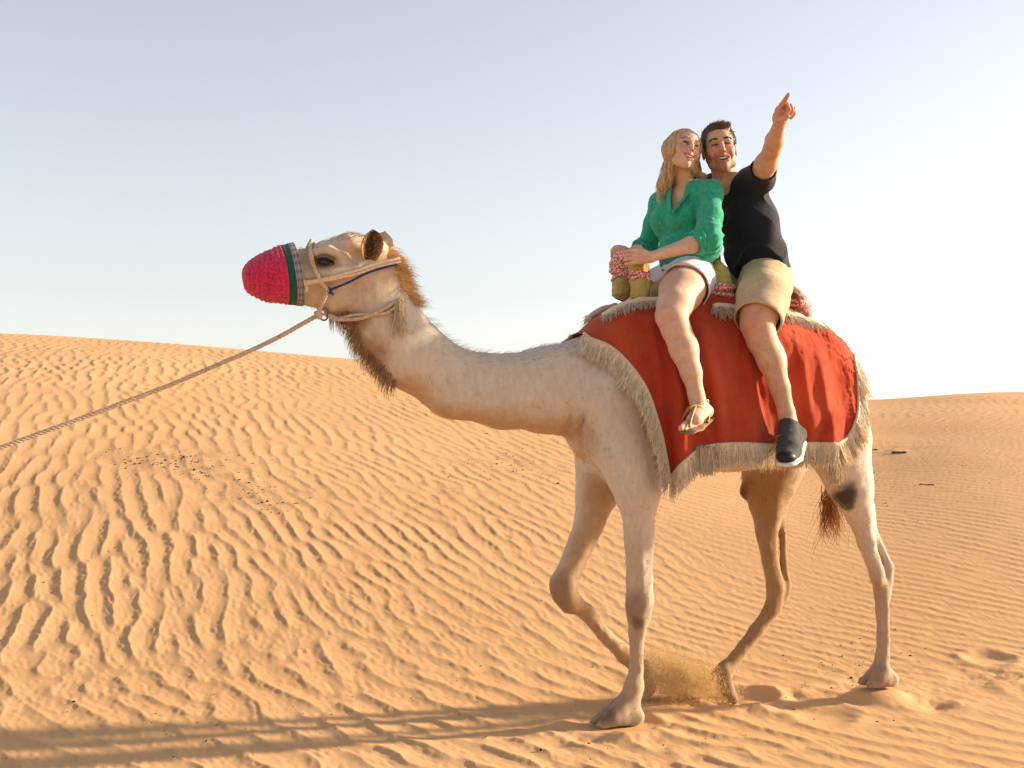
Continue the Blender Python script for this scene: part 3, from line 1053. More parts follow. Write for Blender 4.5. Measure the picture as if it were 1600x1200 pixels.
def drape(s, q, lift=.0):
    """points of the cloth on the near side"""
    px = coons(s, q)
    W = .335 + .045 * np.sin(np.pi * np.clip(s, 0, 1)) - .05 * sstep(.8, 1, s)
    v = W * np.sqrt(np.clip(1 - (1 - np.clip(q, 0, 1)) ** 2.4, 0, 1)) + .02 * q
    shp = s.shape
    out = np.zeros(shp + (3,))
    x = px.reshape(-1, 2); vv = v.ravel()
    d = np.stack([(x[:, 0] - 800) / FPX, CT - (600 - x[:, 1]) / FPX * ST, ST + (600 - x[:, 1]) / FPX * CT], 1)
    def hit(vv):
        t = (vv - np.dot(np.array([0, 0, CAM_H]) - ORG, FV)) / (d @ FV)
        w = np.array([0, 0, CAM_H]) + t[:, None] * d - ORG
        return np.stack([w @ FU, vv, w[:, 2]], 1)
    p = hit(vv)
    b = skin(p[:, 0], p[:, 2], 1, 1)
    need = np.where((b > 0) & (q.ravel() > .12), b + .016, -1)
    vv = np.maximum(vv, need)
    g = vv.reshape(shp)
    if g.ndim == 2 and min(shp) > 8:
        for _ in range(6):
            h = np.pad(g, 1, mode='edge')
            g2 = (h[:-2, 1:-1] + h[2:, 1:-1] + h[1:-1, :-2] + h[1:-1, 2:] + 2 * g) / 6
            g = np.maximum(g2, need.reshape(shp))
        g[:, 0] = 0 if np.all(q[:, 0] == 0) else g[:, 0]
        # folds that fall from the ridge and open towards the hem
        pxn = px[..., 0]; pyn = px[..., 1]
        a = np.stack([pxn / 30 - pyn / 200, pyn / 260 + 3, 0 * pxn], -1)
        f = .024 * vnoise(a + 4, 1.0) + .013 * vnoise(a * [2.1, 1.5, 1] + 9, 1.0) + .004 * vnoise(a * [4, 3, 1], 1.0)
        f = f + .050 * np.exp(-((pxn - 1064 - .05 * (pyn - 600)) / 13) ** 2) * sstep(540, 680, pyn) - .030 * np.exp(-((pxn - 1044 - .05 * (pyn - 640)) / 8) ** 2) * sstep(560, 660, pyn) + .030 * np.exp(-((pxn - 1000 - .16 * (pyn - 560)) / 12) ** 2) * sstep(520, 600, pyn)
        # a belly of cloth pushed out behind each leg, creases from the seat
        f = f + .035 * np.exp(-((pxn - 1115 - .25 * (pyn - 520)) / 34) ** 2) * sstep(470, 560, pyn) + .030 * np.exp(-((pxn - 1262 - .10 * (pyn - 520)) / 36) ** 2) * sstep(480, 560, pyn)
        f = f + .012 * np.sin((pxn - .9 * pyn) / 13.0 + 2 * vnoise(a, 1.0)) * np.exp(-((pxn - 1150) / 50) ** 2 - ((pyn - 590) / 60) ** 2)
        f = f + .005 * np.sin((pxn * .9 + .25 * pyn) / 11.0 + 2 * vnoise(a, 1.0)) * sstep(1235, 1290, pxn) * sstep(500, 560, pyn)
        f = f + .003 * vnoise(np.stack([pxn / 9, pyn / 22, 0 * pxn], -1), 1.0)
        g = np.maximum(g + f * sstep(.03, .35, q), need.reshape(shp) - .006)
        vv = g.ravel()
    p = hit(vv)
    if g.ndim == 2 and min(shp) > 8:
        up = np.maximum(skin.top(p[:, 0], p[:, 1], 1) + .012 - p[:, 2], 0) * (1 - sstep(.25, .45, q.ravel()))
        up = np.minimum(up, .12).reshape(shp)
        up0 = up.copy()
        for _ in range(8):
            h = np.pad(up, 1, mode='edge')
            up = np.maximum((h[:-2, 1:-1] + h[2:, 1:-1] + h[1:-1, :-2] + h[1:-1, 2:] + 2 * up) / 6, up0)
        p[:, 2] += up.ravel()
    return p.reshape(shp + (3,))

def build_blanket():
    s = np.repeat(np.linspace(0, 1, NA)[:, None], NQ, 1)
    q = np.repeat(np.linspace(0, 1, NQ)[None], NA, 0)
    near = drape(s, q)
    far = near * [1, -1, 1]
    # the far side hangs in folds of its own
    fo = .012 * vnoise(np.stack([far[..., 0] * 12, far[..., 2] * 2, 0 * far[..., 0]], -1) + 31, 1.0) * sstep(.1, .5, q)
    far[..., 1] -= np.abs(fo)
    g = np.concatenate([far[:, :0:-1], near], 1)          # NA x (2NQ-1)
    n2 = g.shape[1]
    V = g.reshape(-1, 3)
    i = np.arange(NA - 1)[:, None]; j = np.arange(n2 - 1)[None]
    a = i * n2 + j
    Q = np.stack([a, a + 1, a + n2 + 1, a + n2], -1).reshape(-1, 4)
    m, nt, b = new_mat("red_wool_cloth")
    co = objco(nt)
    f1 = noise(nt, 6.0, 5, .6, co)
    c = ramp(nt, f1, [(.25, (.34, .030, .014)), (.75, (.48, .056, .018))]).outputs[0]
    f2 = noise(nt, 420.0, 2, .6, co)
    c2 = ramp(nt, f2, [(.3, (.80, .76, .76)), (.7, (1.08, 1.10, 1.12))]).outputs[0]
    f4 = noise(nt, 3.5, 6, .7, co)                    # dust rubbed into the wool
    du = ramp(nt, f4, [(.45, (0, 0, 0)), (.80, (.34, .34, .34))])
    c = mixc(nt, c, (.46, .20, .11), du.outputs[0])
    nt.links.new(mixc(nt, c, c2, 1.0, 'MULTIPLY'), b.inputs["Base Color"])
    b.inputs["Roughness"].default_value = .92
    b.inputs["Specular IOR Level"].default_value = .1
    b.inputs["Sheen Weight"].default_value = .35
    b.inputs["Sheen Roughness"].default_value = .5
    b.inputs["Sheen Tint"].default_value = (1, .45, .3, 1)
    w = N(nt, "ShaderNodeTexWave"); w.inputs["Scale"].default_value = 260; w.inputs["Distortion"].default_value = 1.5
    nt.links.new(co, w.inputs["Vector"])
    n1 = bump(nt, b, w.outputs["Fac"], .25, .0012)
    f3 = noise(nt, 22.0, 6, .65, co)
    bump(nt, b, f3, .20, .008, n1)
    base = (float(V[:, 0].mean()), 0, float(V[:, 2].min()))
    root = empty("camel_blanket", base)
    tag(root, "large red wool blanket with cream fringe draped over the camel's back", "blanket")
    cl = part("cloth", V, Q, m, root)
    sm = cl.modifiers.new("thickness", 'SOLIDIFY'); sm.thickness = .006; sm.offset = -1
    # --- woven edge band and fringe all the way round
    fm, _, _ = vcol("cream_yarn", .9, 120, .2, .3, .002, sheen=.3)
    bag = Bag(); band = Bag()
    def edge(E, inward, n, length, spread, hang, seed):
        """E: points along the hem; strands leave it away from the cloth and hang"""
        r = np.random.default_rng(seed)
        d = np.concatenate([[0], np.cumsum(np.linalg.norm(np.diff(E, axis=0), axis=1))])
        t = np.sort(r.uniform(0, d[-1], n))
        p0 = np.stack([np.interp(t, d, E[:, k]) for k in range(3)], 1)
        o = np.stack([np.interp(t, d, inward[:, k]) for k in range(3)], 1)
        o = -o / (np.linalg.norm(o, axis=1, keepdims=True) + 1e-9)
        sgn = np.sign(p0[:, 1:2])
        dr = o * spread + np.array([0, 0, -1.0]) * hang + r.normal(0, .045, (n, 3)) + np.concatenate([np.zeros((n, 1)), sgn * .05, np.zeros((n, 1))], 1)
        cl_ = np.round(t / .012)                       # yarns hang in little bunches
        cr = np.random.default_rng(seed + 1).normal(0, .045, (int(cl_.max()) + 2, 3))
        dr = dr + cr[cl_.astype(int)]
        dr /= np.linalg.norm(dr, axis=1, keepdims=True)
        ln = length * r.uniform(.72, 1.08, n)
        k = np.linspace(0, 1, 5)[None, :, None]
        wv = r.normal(0, .010, (n, 1, 3)) * np.sin(k * np.pi * 1.5 + r.uniform(0, 6, (n, 1, 1)))
        C = p0[:, None] + dr[:, None] * k * ln[:, None, None] + np.array([0, 0, -1.0]) * (k ** 2) * .12 * ln[:, None, None] * spread + wv * k
        C[..., 1] += sgn * .008
        # keep the yarns outside the camel
        sk = skin(C[..., 0], C[..., 2], 1, 1) + .006
        sk2 = skin(C[..., 0], C[..., 2], -1, 1) + .006
        C[..., 1] = np.where(sgn > 0, np.where(sk > 0, np.maximum(C[..., 1], sk), C[..., 1]), np.where(sk2 > 0, np.minimum(C[..., 1], -sk2), C[..., 1]))
        col = np.array((.88, .75, .54)) * r.uniform(.68, 1.12, (n, 1))
        v, qd, cc = strands(C, np.full(n, .0017), .6, 3, col)
        bag.add(v, qd, None, cc)
        # the band the yarns are knotted into
        m_ = 160
        tt = np.linspace(0, d[-1], m_)
        pc = np.stack([np.interp(tt, d, E[:, k2]) for k2 in range(3)], 1)
        pc[:, 1] += np.sign(pc[:, 1]) * .004
        vb, qb, tb = tube(pc, .0075 + .0018 * np.sin(np.arange(m_) * 2.2), 7)
        band.add(vb, qb, tb, (.60, .51, .37))
    for sd in (1, -1):
        G = near if sd > 0 else far
        edge(G[:, -1], G[:, -4] - G[:, -1], 1500 if sd > 0 else 700, .105, .15, 1.0, 3 + sd)
        edge(G[0, 2:], G[3, 2:] - G[0, 2:], 1500 if sd > 0 else 700, .092, .75, .55, 13 + sd)
        edge(G[-1, 2:], G[-4, 2:] - G[-1, 2:], 900 if sd > 0 else 500, .115, .45, .8, 23 + sd)
    v, f, c = bag.get()
    part("fringe", v, f, fm, root, cols=c, kind="stuff")
    v, f, c = band.get()
    part("edge_band", v, f, fm, root, cols=c)
    # two tufts where the hem folds at the corners
    for (px, py, vv_) in ((1103, 700, .40), (1303, 716, .35)):
        p = P(px, py, vv_)[0]
        n = 200
        p0 = p + rng.normal(0, .012, (n, 3)) * [1.6, .6, .5]
        D = np.stack([rng.normal(0, .10, n), rng.normal(.05, .05, n), np.full(n, -1.0)], 1)
        k = np.linspace(0, 1, 5)[None, :, None]
        C = p0[:, None] + D[:, None] * k * rng.uniform(.09, .125, (n, 1, 1))
        v, qd, cc = strands(C, np.full(n, .0021), .6, 3, np.array((.68, .57, .40)) * rng.uniform(.7, 1.2, (n, 1)))
        part("corner_tuft", v, qd, fm, root, cols=cc, kind="stuff")
    return near, fm

BLANKET, YARN = build_blanket()

# ------------------------------------------------------------------ saddle
def build_saddle():
    olive, _, _ = vcol("olive_cloth", .85, 30, .25, .5, .004, sheen=.2)
    wood = plain("saddle_wood", (.16, .065, .035), .6, 25, .3)
    checked = bpy.data.materials.new("red_white_scarf"); checked.use_nodes = True
    nt = checked.node_tree; b = nt.nodes["Principled BSDF"]
    co = objco(nt, (1, 1, 1), (.3, .2, .7))
    ch = N(nt, "ShaderNodeTexChecker"); ch.inputs["Scale"].default_value = 95
    ch.inputs["Color1"].default_value = (.62, .05, .07, 1); ch.inputs["Color2"].default_value = (.72, .62, .58, 1)
    nt.links.new(co, ch.inputs["Vector"]); nt.links.new(ch.outputs[0], b.inputs["Base Color"])
    b.inputs["Roughness"].default_value = .9
    bump(nt, b, noise(nt, 150, 3, .6, co), .4, .003)
    pb = P(1120, 470, 0)[0]
    root = empty("camel_saddle", (pb[0], 0, pb[2]))
    tag(root, "wooden camel saddle with posts wrapped in olive cloth and checked scarf", "saddle")
    # fleece pad on the blanket: cream rolls and fringe around the seat
    def pad_row(s0, s1, q0, q1, n, name, r=.016):
        s = np.linspace(s0, s1, n); q = np.linspace(q0, q1, n)
        for side in (1, -1):
            p = drape(s, q)
            p[:, 1] += .022 + .006 * vnoise(p, 20.0); p[:, 2] += .012 + .006 * vnoise(p + 3, 25.0)
            p[:, 1] *= side
            v, qd, t = tube(p, r * (1 + .22 * vnoise(p + 7, 45.0)), 9)
            part(name, v, [qd, t], YARN, root, cols=np.tile((.62, .54, .42), (len(v), 1)))
            m = n * 16
            k = rng.uniform(0, 1, m)
            p0 = np.stack([np.interp(k, np.linspace(0, 1, n), p[:, i]) for i in range(3)], 1)
            d = np.stack([rng.normal(0, .5, m), side * rng.uniform(.2, .9, m), rng.uniform(-1.1, .1, m)], 1)
            d /= np.linalg.norm(d, axis=1, keepdims=True)
            kk = np.linspace(0, 1, 4)[None, :, None]
            C = p0[:, None] + d[:, None] * kk * rng.uniform(.02, .062, (m, 1, 1)) + np.array([0, 0, -.02]) * kk ** 2
            v, qd, cc = strands(C, np.full(m, .0022), .5, 3, np.array((.66, .58, .45)) * rng.uniform(.6, 1.2, (m, 1)))
            part("pad_fringe", v, qd, YARN, root, cols=cc, kind="stuff")
    pad_row(.085, .31, .015, .10, 26, "pad_edge")
    pad_row(.42, .62, .13, .15, 26, "pad_edge")
    pad_row(.66, .90, .13, .04, 26, "pad_edge")
    def lump(nodes, name, col, res=.006, k=.02, wr=.004):
        P_ = np.array([n[0] for n in nodes]); R = max(n[1] for n in nodes) + .03
        f = Field(P_.min(0) - R, P_.max(0) + R, res)
        f.chain(nodes, k)
        v, q = f.mesh(1)
        nn = normals(v, q)
        v = v + nn * (wr * vnoise(v * [1, 1, .6], 60.0) + wr * .6 * vnoise(v, 120.0) + wr * np.sin(v[:, 2] * 160 + 4 * vnoise(v, 25.0)) * .5)[:, None]
        return part(name, v, q, olive, root, cols=np.tile(col, (len(v), 1)))
    def tie(px, py, v, r, tilt=.2, rad=.008, parent=None):
        c = P(px, py, v)[0]
        th = np.linspace(0, 2 * np.pi, 28, endpoint=False)
        ring = np.stack([np.cos(th) * r, np.sin(th) * r, tilt * r * np.cos(th + .6) + .004 * np.sin(3 * th)], 1) + c
        vv, qq, _ = tube(ring, rad * (1 + .2 * np.sin(5 * th)), 8, closed=True)
        return part("scarf_tie", vv, qq, checked, parent or root)
    OL = (.42, .34, .10)
    for (vv, x, dy) in ((.11, 997, 0), (-.09, 968, -2)):
        lump([nd(x + 3, 458 + dy, vv, 15), nd(x + 4, 441 + dy, vv, 14.5), nd(x + 2, 431 + dy, vv, 10)], "post_wrap", OL)
        lump([nd(x + 2, 428 + dy, vv, 10), nd(x + 1, 419 + dy, vv, 15.5), nd(x + 2, 409 + dy, vv, 12.5)], "post_knob", (.42, .31, .07))
        tie(x + 2, 429 + dy, vv, .042, .15, .009)
        tie(x + 2, 426 + dy, vv, .044, -.1, .007)
        tie(x + 2, 434 + dy, vv, .043, -.35, .007)
        tie(x + 8, 422 + dy, vv, .040, 1.6, .008)
        a = P(x + 2, 470 + dy, vv)[0]; bt = P(x + 2, 398 + dy, vv)[0]
        v, q, t = tube(np.linspace(a, bt, 6), .022, 10)
        part("post", v, [q, t], wood, root)
    for (yy, rr, tl) in ((424, .046, .3), (419, .051, -.2), (414, .050, .25), (409, .046, -.1)):      # the far post is bound in scarf
        tie(970, yy, -.09, rr, tl, .009)
    # crossbar under the front posts, scarf twisted round it
    a = P(968, 400, -.09)[0]; bt = P(997, 402, .11)[0]
    v, q, t = tube(spline([a, (a + bt) / 2 + [0, 0, .006], bt], 20), .026 + .004 * np.sin(np.arange(20) * 1.3), 10)
    part("crossbar", v, [q, t], checked, root)
    # middle post between the riders
    for vv in (.10, -.10):
        lump([nd(1127, 470, vv, 19), nd(1126, 450, vv, 18), nd(1124, 430, vv, 15), nd(1122, 416, vv, 9)], "post_wrap", (.40, .33, .09))
        tie(1126, 447, vv, .058, .1, .010)
        tie(1127, 453, vv, .062, -.1, .011)
        tie(1128, 462, vv, .064, .05, .010)
        a = P(1128, 480, vv)[0]; bt = P(1120, 395, vv * .6)[0]
        v, q, t = tube(np.linspace(a, bt, 6), .017, 10)
        part("post", v, [q, t], wood, root)
    # rear post, behind the second rider
    lump([nd(1245, 490, 0, 22), nd(1241, 474, 0, 19), nd(1236, 458, 0, 13)], "post_wrap", (.30, .16, .12))
    tie(1241, 472, 0, .066, .1, .010); tie(1243, 480, 0, .07, -.15, .010)
    # padded seat under both riders
    s = []
    lump([nd(1040, 452, 0, 18, 3.0), nd(1075, 452, 0, 20, 3.2), nd(1110, 456, 0, 18, 3.0)], "seat_pad", (.38, .30, .12), .012, .03, .003)
    lump([nd(1150, 462, 0, 18, 3.0), nd(1185, 466, 0, 20, 3.2), nd(1222, 474, 0, 18, 3.0)], "seat_pad", (.38, .30, .12), .012, .03, .003)
build_saddle()

# ------------------------------------------------------------------ crocheted muzzle cover
def build_muzzle():
    top = poly([(457, 380), (431, 386), (406, 396), (387, 409), (379, 421), (378.5, 432)], 90)
    bot = poly([(473, 477), (446, 475), (421, 472), (401, 466), (385, 455), (379.5, 438)], 90)
    cen = (top + bot) / 2
    n, mth = 90, 72
    th = np.linspace(0, 2 * np.pi, mth, endpoint=False)
    rings = []
    for i in range(n):
        A = P(*top[i], 0)[0]; B = P(*bot[i], 0)[0]
        c = (A + B) / 2; h = (A - B) / 2
        hl = np.linalg.norm(h)
        wl_ = hl * (.80 + .10 * (i / n)) if hl > .02 else hl
        x = i / (n - 1)
        wob = vnoise(np.stack([np.full(mth, x * 5.0), np.cos(th) * 2.2, np.sin(th) * 2.2], 1), 1.0)
        rows = .0028 * np.sin(x * 2 * np.pi * 14 + 1.5 * wob) * (.75 + .5 * wob)
        st = .0014 * np.sin(th * 34 + (int(x * 14) % 2) * np.pi + 2 * wob)
        r = 1 + (rows * (x > .2) + st * (x > .2) + (.004 if x < .09 else .002 if x < .2 else 0)) / max(hl, .03)
        rings.append(c + np.cos(th)[:, None] * h * r[:, None] + np.sin(th)[:, None] * np.array([0, wl_, 0]) * r[:, None])
    R = np.array(rings)
    xx = np.linspace(0, 1, n)[:, None, None]
    R = R + (R - R.mean(1, keepdims=True)) * (.045 * vnoise(R, 16.0) + .025 * vnoise(R + 5, 40.0))[..., None] * sstep(.12, .3, xx)
    def strip(i0, i1, mat, name, parent, cols=None):
        V = R[i0:i1 + 1].reshape(-1, 3)
        m_ = i1 - i0 + 1
        i = np.arange(m_ - 1)[:, None]; j = np.arange(mth)[None]
        a = i * mth + j; b2 = i * mth + (j + 1) % mth
        Q = np.stack([a + 0 * b2, b2, b2 + mth, a + mth], -1).reshape(-1, 4)
        F = [Q]
        if i1 == n - 1:
            V = np.vstack([V, R[-1].mean(0)])
            o = (m_ - 1) * mth; k = len(V) - 1
            jj = np.arange(mth)
            F.append(np.stack([np.full(mth, k), o + (jj + 1) % mth, o + jj], -1)[:, ::-1])
        c = None
        if cols is not None:
            c = np.repeat(cols, mth, 0) if len(cols) == m_ else cols
        ob = part(name, V, F, mat, parent, cols=c)
        sm = ob.modifiers.new("thickness", 'SOLIDIFY'); sm.thickness = .004; sm.offset = 1
        return ob
    pb = P(425, 430, 0)[0]
    root = empty("muzzle_cover", (pb[0], 0, pb[2] - .13))
    tag(root, "crocheted pink muzzle cover with green and striped bands on the camel's nose", "muzzle cover")
    pink = plain("pink_crochet", (.64, .022, .10), .9, 90, .5, .8, .006, .15, sheen=.3)
    green = plain("green_knit", (.012, .085, .055), .9, 150, .3, .6, .004, .15, sheen=.2)
    st, _, _ = vcol("striped_knit", .9, 150, .25, .5, .003)
    strip(18, n - 1, pink, "pink_crochet", root)
    strip(9, 18, green, "green_band", root)
    pal = [(.50, .47, .45), (.06, .07, .16), (.42, .28, .30), (.10, .10, .18), (.55, .50, .46), (.12, .09, .14), (.40, .34, .36), (.07, .09, .18), (.48, .44, .42), (.2, .2, .26)]
    cc = np.repeat(np.array(pal), mth, 0).reshape(10, mth, 3)
    cc[:, ::3] *= .55
    strip(0, 9, st, "striped_band", root, cc.reshape(-1, 3))
build_muzzle()

# ------------------------------------------------------------------ halter and lead rope
def twist(C, r, pitch, n=3, sides=6):
    """laid rope: strands wound round the line C"""
    C = np.asarray(C, float)
    T, A, B = frames(C)
    d = np.concatenate([[0], np.cumsum(np.linalg.norm(np.diff(C, axis=0), axis=1))])
    bag = Bag()
    for k in range(n):
        a = 2 * np.pi * (d / pitch + k / n)
        p = C + (np.cos(a)[:, None] * A + np.sin(a)[:, None] * B) * r * .52
        v, q, t = tube(p, r * .56, sides)
        bag.add(v, q, t)
    return bag.get()

def build_halter():
    rope = plain("halter_rope", (.56, .42, .29), .9, 90, .25, .5, .003)
    strap = plain("pale_strap", (.66, .50, .34), .85, 90, .2, .4, .002)
    blue = plain("blue_cord", (.02, .05, .20), .8, 90, .2, .4, .002)
    steel = plain("dull_ring", (.22, .15, .11), .45, 40, .2, .1, metal=.8)
    c = P(500, 460, 0)[0]
    root = empty("halter", (c[0], 0, c[2]))
    tag(root, "pale rope halter with a blue cord round the camel's head", "halter")
    def strapline(pts, name, mat, r, n=40, off=.004, flat=None, closed_back=False, tw=True):
        pp = spline(pts, n)
        C = np.array([on_camel(x, y, off + r) for x, y in pp])
        for k in range(3):
            C[1:-1] = (C[:-2] + 2 * C[1:-1] + C[2:]) / 4
        if tw:
            v, f, _ = twist(C, r, r * 5)
        else:
            v, q, t = tube(C, r, 8); f = [q, t]
        return part(name, v, f, mat, root)
    # nose band, near side; mirrored on the far side
    nose = [(488, 381), (486, 398), (490, 416), (500, 438), (512, 455)]
    nb = spline(nose[1:], 26)
    nb = np.array([on_camel(x, y, .010) for x, y in nb])
    topn = P(487, 378, 0)[0] + [0, 0, .006]
    nb = spline([nb[0] * [1, -1, 1], (nb[0] * [1, -.55, 1] + topn) / 2 + [0, 0, .012], topn, (nb[0] * [1, .55, 1] + topn) / 2 + [0, 0, .012]] + [nb[i] for i in (0, 6, 12, 18, 25)], 70)
    v, f, _ = twist(nb, .0092, .045)
    part("nose_band", v, f, rope, root)
    strapline([(472, 441), (500, 438), (550, 425), (590, 412), (624, 404)], "cheek_strap", strap, .0078, 50, .002, tw=False)
    strapline([(474, 445), (550, 430), (590, 417), (626, 409)], "cheek_strap", strap, .0060, 50, .002, tw=False)
    strapline([(511, 455), (545, 441), (580, 424), (620, 413)], "blue_cord", blue, .0058, 40, .004)
    # knots
    for (px, py, r, m_, nm) in ((478, 450, .017, strap, "knot"), (473, 441, .015, strap, "knot"), (515, 454, .013, blue, "knot"), (511, 456, .010, blue, "knot"), (520, 459, .008, blue, "knot")):
        p = on_camel(px, py, .010)
        f = Field(p - .04, p + .04, .0035)
        for k in range(4):
            a = rng.normal(0, 1, 3) * r * .45
            f.cone(p + a, p - a * .6 + rng.normal(0, .3, 3) * r * .3, r * .55, r * .45, .004)
        v, q = f.mesh(1)
        part(nm, v, q, m_, root)
    # from the cheek down to the ring under the chin
    ringc = P(506, 491, .045)[0]
    A = on_camel(511, 456, .01)
    def free(pts, name, mat, r, n=30):
        v, f, _ = twist(spline(pts, n), r, r * 5)
        return part(name, v, f, mat, root)
    free([A, P(505, 470, .075)[0], P(499, 484, .055)[0], ringc + [.012, 0, -.004]], "chin_rope", rope, .0105)
    free([A * [1, -1, 1], P(516, 470, -.06)[0], P(514, 484, -.02)[0], ringc + [-.012, -.01, 0]], "chin_rope", rope, .0105)
    th = np.linspace(0, 2 * np.pi, 24, endpoint=False)
    ring = ringc + np.stack([np.cos(th) * .020, .2 * np.cos(th) * .02, np.sin(th) * .026], 1)
    v, q, _ = tube(ring, .0042, 8, closed=True)
    part("ring", v, q, steel, root)
    p = ringc + [.022, 0, -.002]
    f = Field(p - .05, p + .05, .0035)
    for k in range(5):
        a = np.array([rng.normal() * .006, rng.normal() * .010, .016 * math.sin(k * 1.3)])
        f.cone(p + a, p + [-.006 + .004 * k, -a[1], -a[2] * .6], .010, .009, .004)
    v, q = f.mesh(1)
    part("knot", v, q, rope, root)
    # throat ropes
    B = on_camel(624, 468, .01)
    m1 = on_camel(560, 498, .012)
    free([ringc + [-.02, .0, -.006], P(526, 499, .06)[0], m1, on_camel(592, 487, .012), B], "throat_rope", rope, .0085, 50)
    free([ringc + [-.02, .0, -.002], P(530, 497, .055)[0], on_camel(556, 492, .012), on_camel(600, 490, .012), B + [0, 0, -.02]], "throat_rope", rope, .0072, 50)
    # poll and throat lines carried round the far side
    q1 = P(619, 406, .03)[0]
    for (pts) in ([q1, P(622, 400, -.03)[0], P(600, 410, -.13)[0], P(550, 425, -.115)[0], P(500, 438, -.09)[0], P(475, 442, -.075)[0]],
                  [P(488, 381, .01)[0] + [0, 0, .012], P(489, 384, -.05)[0], P(490, 400, -.085)[0], P(500, 438, -.095)[0], P(512, 455, -.085)[0]],
                  [B, P(648, 470, .0)[0], P(624, 480, -.125)[0], P(585, 505, -.135)[0], P(540, 505, -.06)[0], ringc]):
        free(pts, "far_strap", rope, .0085, 40)
    # tassel
    n = 240
    p0 = B + rng.normal(0, .008, (n, 3)) + [0, .004, -.005]
    D = np.stack([rng.normal(.05, .12, n), rng.normal(.06, .05, n), np.full(n, -1.0)], 1)
    k = np.linspace(0, 1, 6)[None, :, None]
    C = p0[:, None] + D[:, None] * k * rng.uniform(.07, .165, (n, 1, 1)) + rng.normal(0, .006, (n, 1, 3)) * np.sin(k * 5)
    sk = skin(C[..., 0], C[..., 2], 1, 1)
    C[..., 1] = np.where(sk > 0, np.maximum(C[..., 1], sk + .004), C[..., 1])
    v, q, cc = strands(C, np.full(n, .0015), .5, 3, np.array((.78, .62, .40)) * rng.uniform(.7, 1.15, (n, 1)))
    part("tassel", v, q, YARN, root, cols=cc, kind="stuff")
    # lead rope
    path = [ringc + [.025, 0, -.004], P(440, 521, .03)[0], P(360, 556, .03)[0], P(240, 605, .03)[0], P(120, 650, .03)[0], P(0, 694, .03)[0], P(-160, 752, .05)[0], P(-420, 850, .1)[0]]
    a = L2W(P(-420, 850, .1)[0])
    # on past the picture's edge it droops to the sand and lies there
    end = []
    for (dx, dz) in ((-.35, -.35), (-.55, -.60)):
        end.append(P(-420, 850, .1)[0] + [-dx * 1.0, 0, dz])
    path += end
    C = spline(path, 420)
    low = np.array([float(dune(np.array([w[0]]), np.array([w[1]]))[0]) + .02 for w in L2W(C[-90:])])
    C[-90:, 2] = np.maximum(C[-90:, 2], low)
    C[:, 2] -= .012 * np.sin(np.linspace(0, 1, 420) * 9) * np.linspace(0, 1, 420) + .02 * np.sin(np.linspace(0, np.pi, 420))
    C = C + np.stack([vnoise(C + 3, 6.0), vnoise(C + 11, 6.0), vnoise(C + 23, 5.0)], 1) * .004
    v, f, _ = twist(C, .0098, .052, 3, 6)
    lead = plain("lead_rope", (.55, .415, .30), .92, 110, .3, .6, .003)
    o = lone("lead_rope", v, f, lead, C[-1])
    tag(o, "long twisted brown lead rope tied to the ring under the camel's chin", "rope")
build_halter()
# ================================================================== the riders
_bu = BLANKET.reshape(-1, 3)

def cloth_v(u, z):
    """side offset of the blanket near (u, z)"""
    d = (_bu[:, 0] - u) ** 2 + (_bu[:, 2] - z) ** 2
    k = np.argsort(d)[:12]
    return float(_bu[k, 1].max())

def leg(px, py, v, r, far=False, clear=.002):
    """node of a leg that lies outside the blanket"""
    for _ in range(4):
        p, t = P(px, py, v)
        v = max(v, cloth_v(p[0], p[2]) + r * t / FPX + clear)
    p, t = P(px, py, v)
    return (p, r * t / FPX, 1.0)

def W2L(w):
    w = np.asarray(w, float)
    return np.array([w @ FU, w @ FV, w[2]])

def head_axes(yaw, pitch, roll):
    """rows: the person's left, up, forward (in the camel's frame); yaw to picture right, pitch up, roll clockwise in the picture"""
    y, p, r = map(math.radians, (yaw, pitch, roll))
    fw = np.array([math.sin(y) * math.cos(p), -math.cos(y) * math.cos(p), math.sin(p)])
    up = np.array([0, 0, 1.0]); up = up - fw * (up @ fw); up /= np.linalg.norm(up)
    lf = np.cross(up, fw)
    up2 = up * math.cos(r) + lf * math.sin(r)
    lf2 = lf * math.cos(r) - up * math.sin(r)
    return np.array([W2L(lf2), W2L(up2), W2L(fw)])

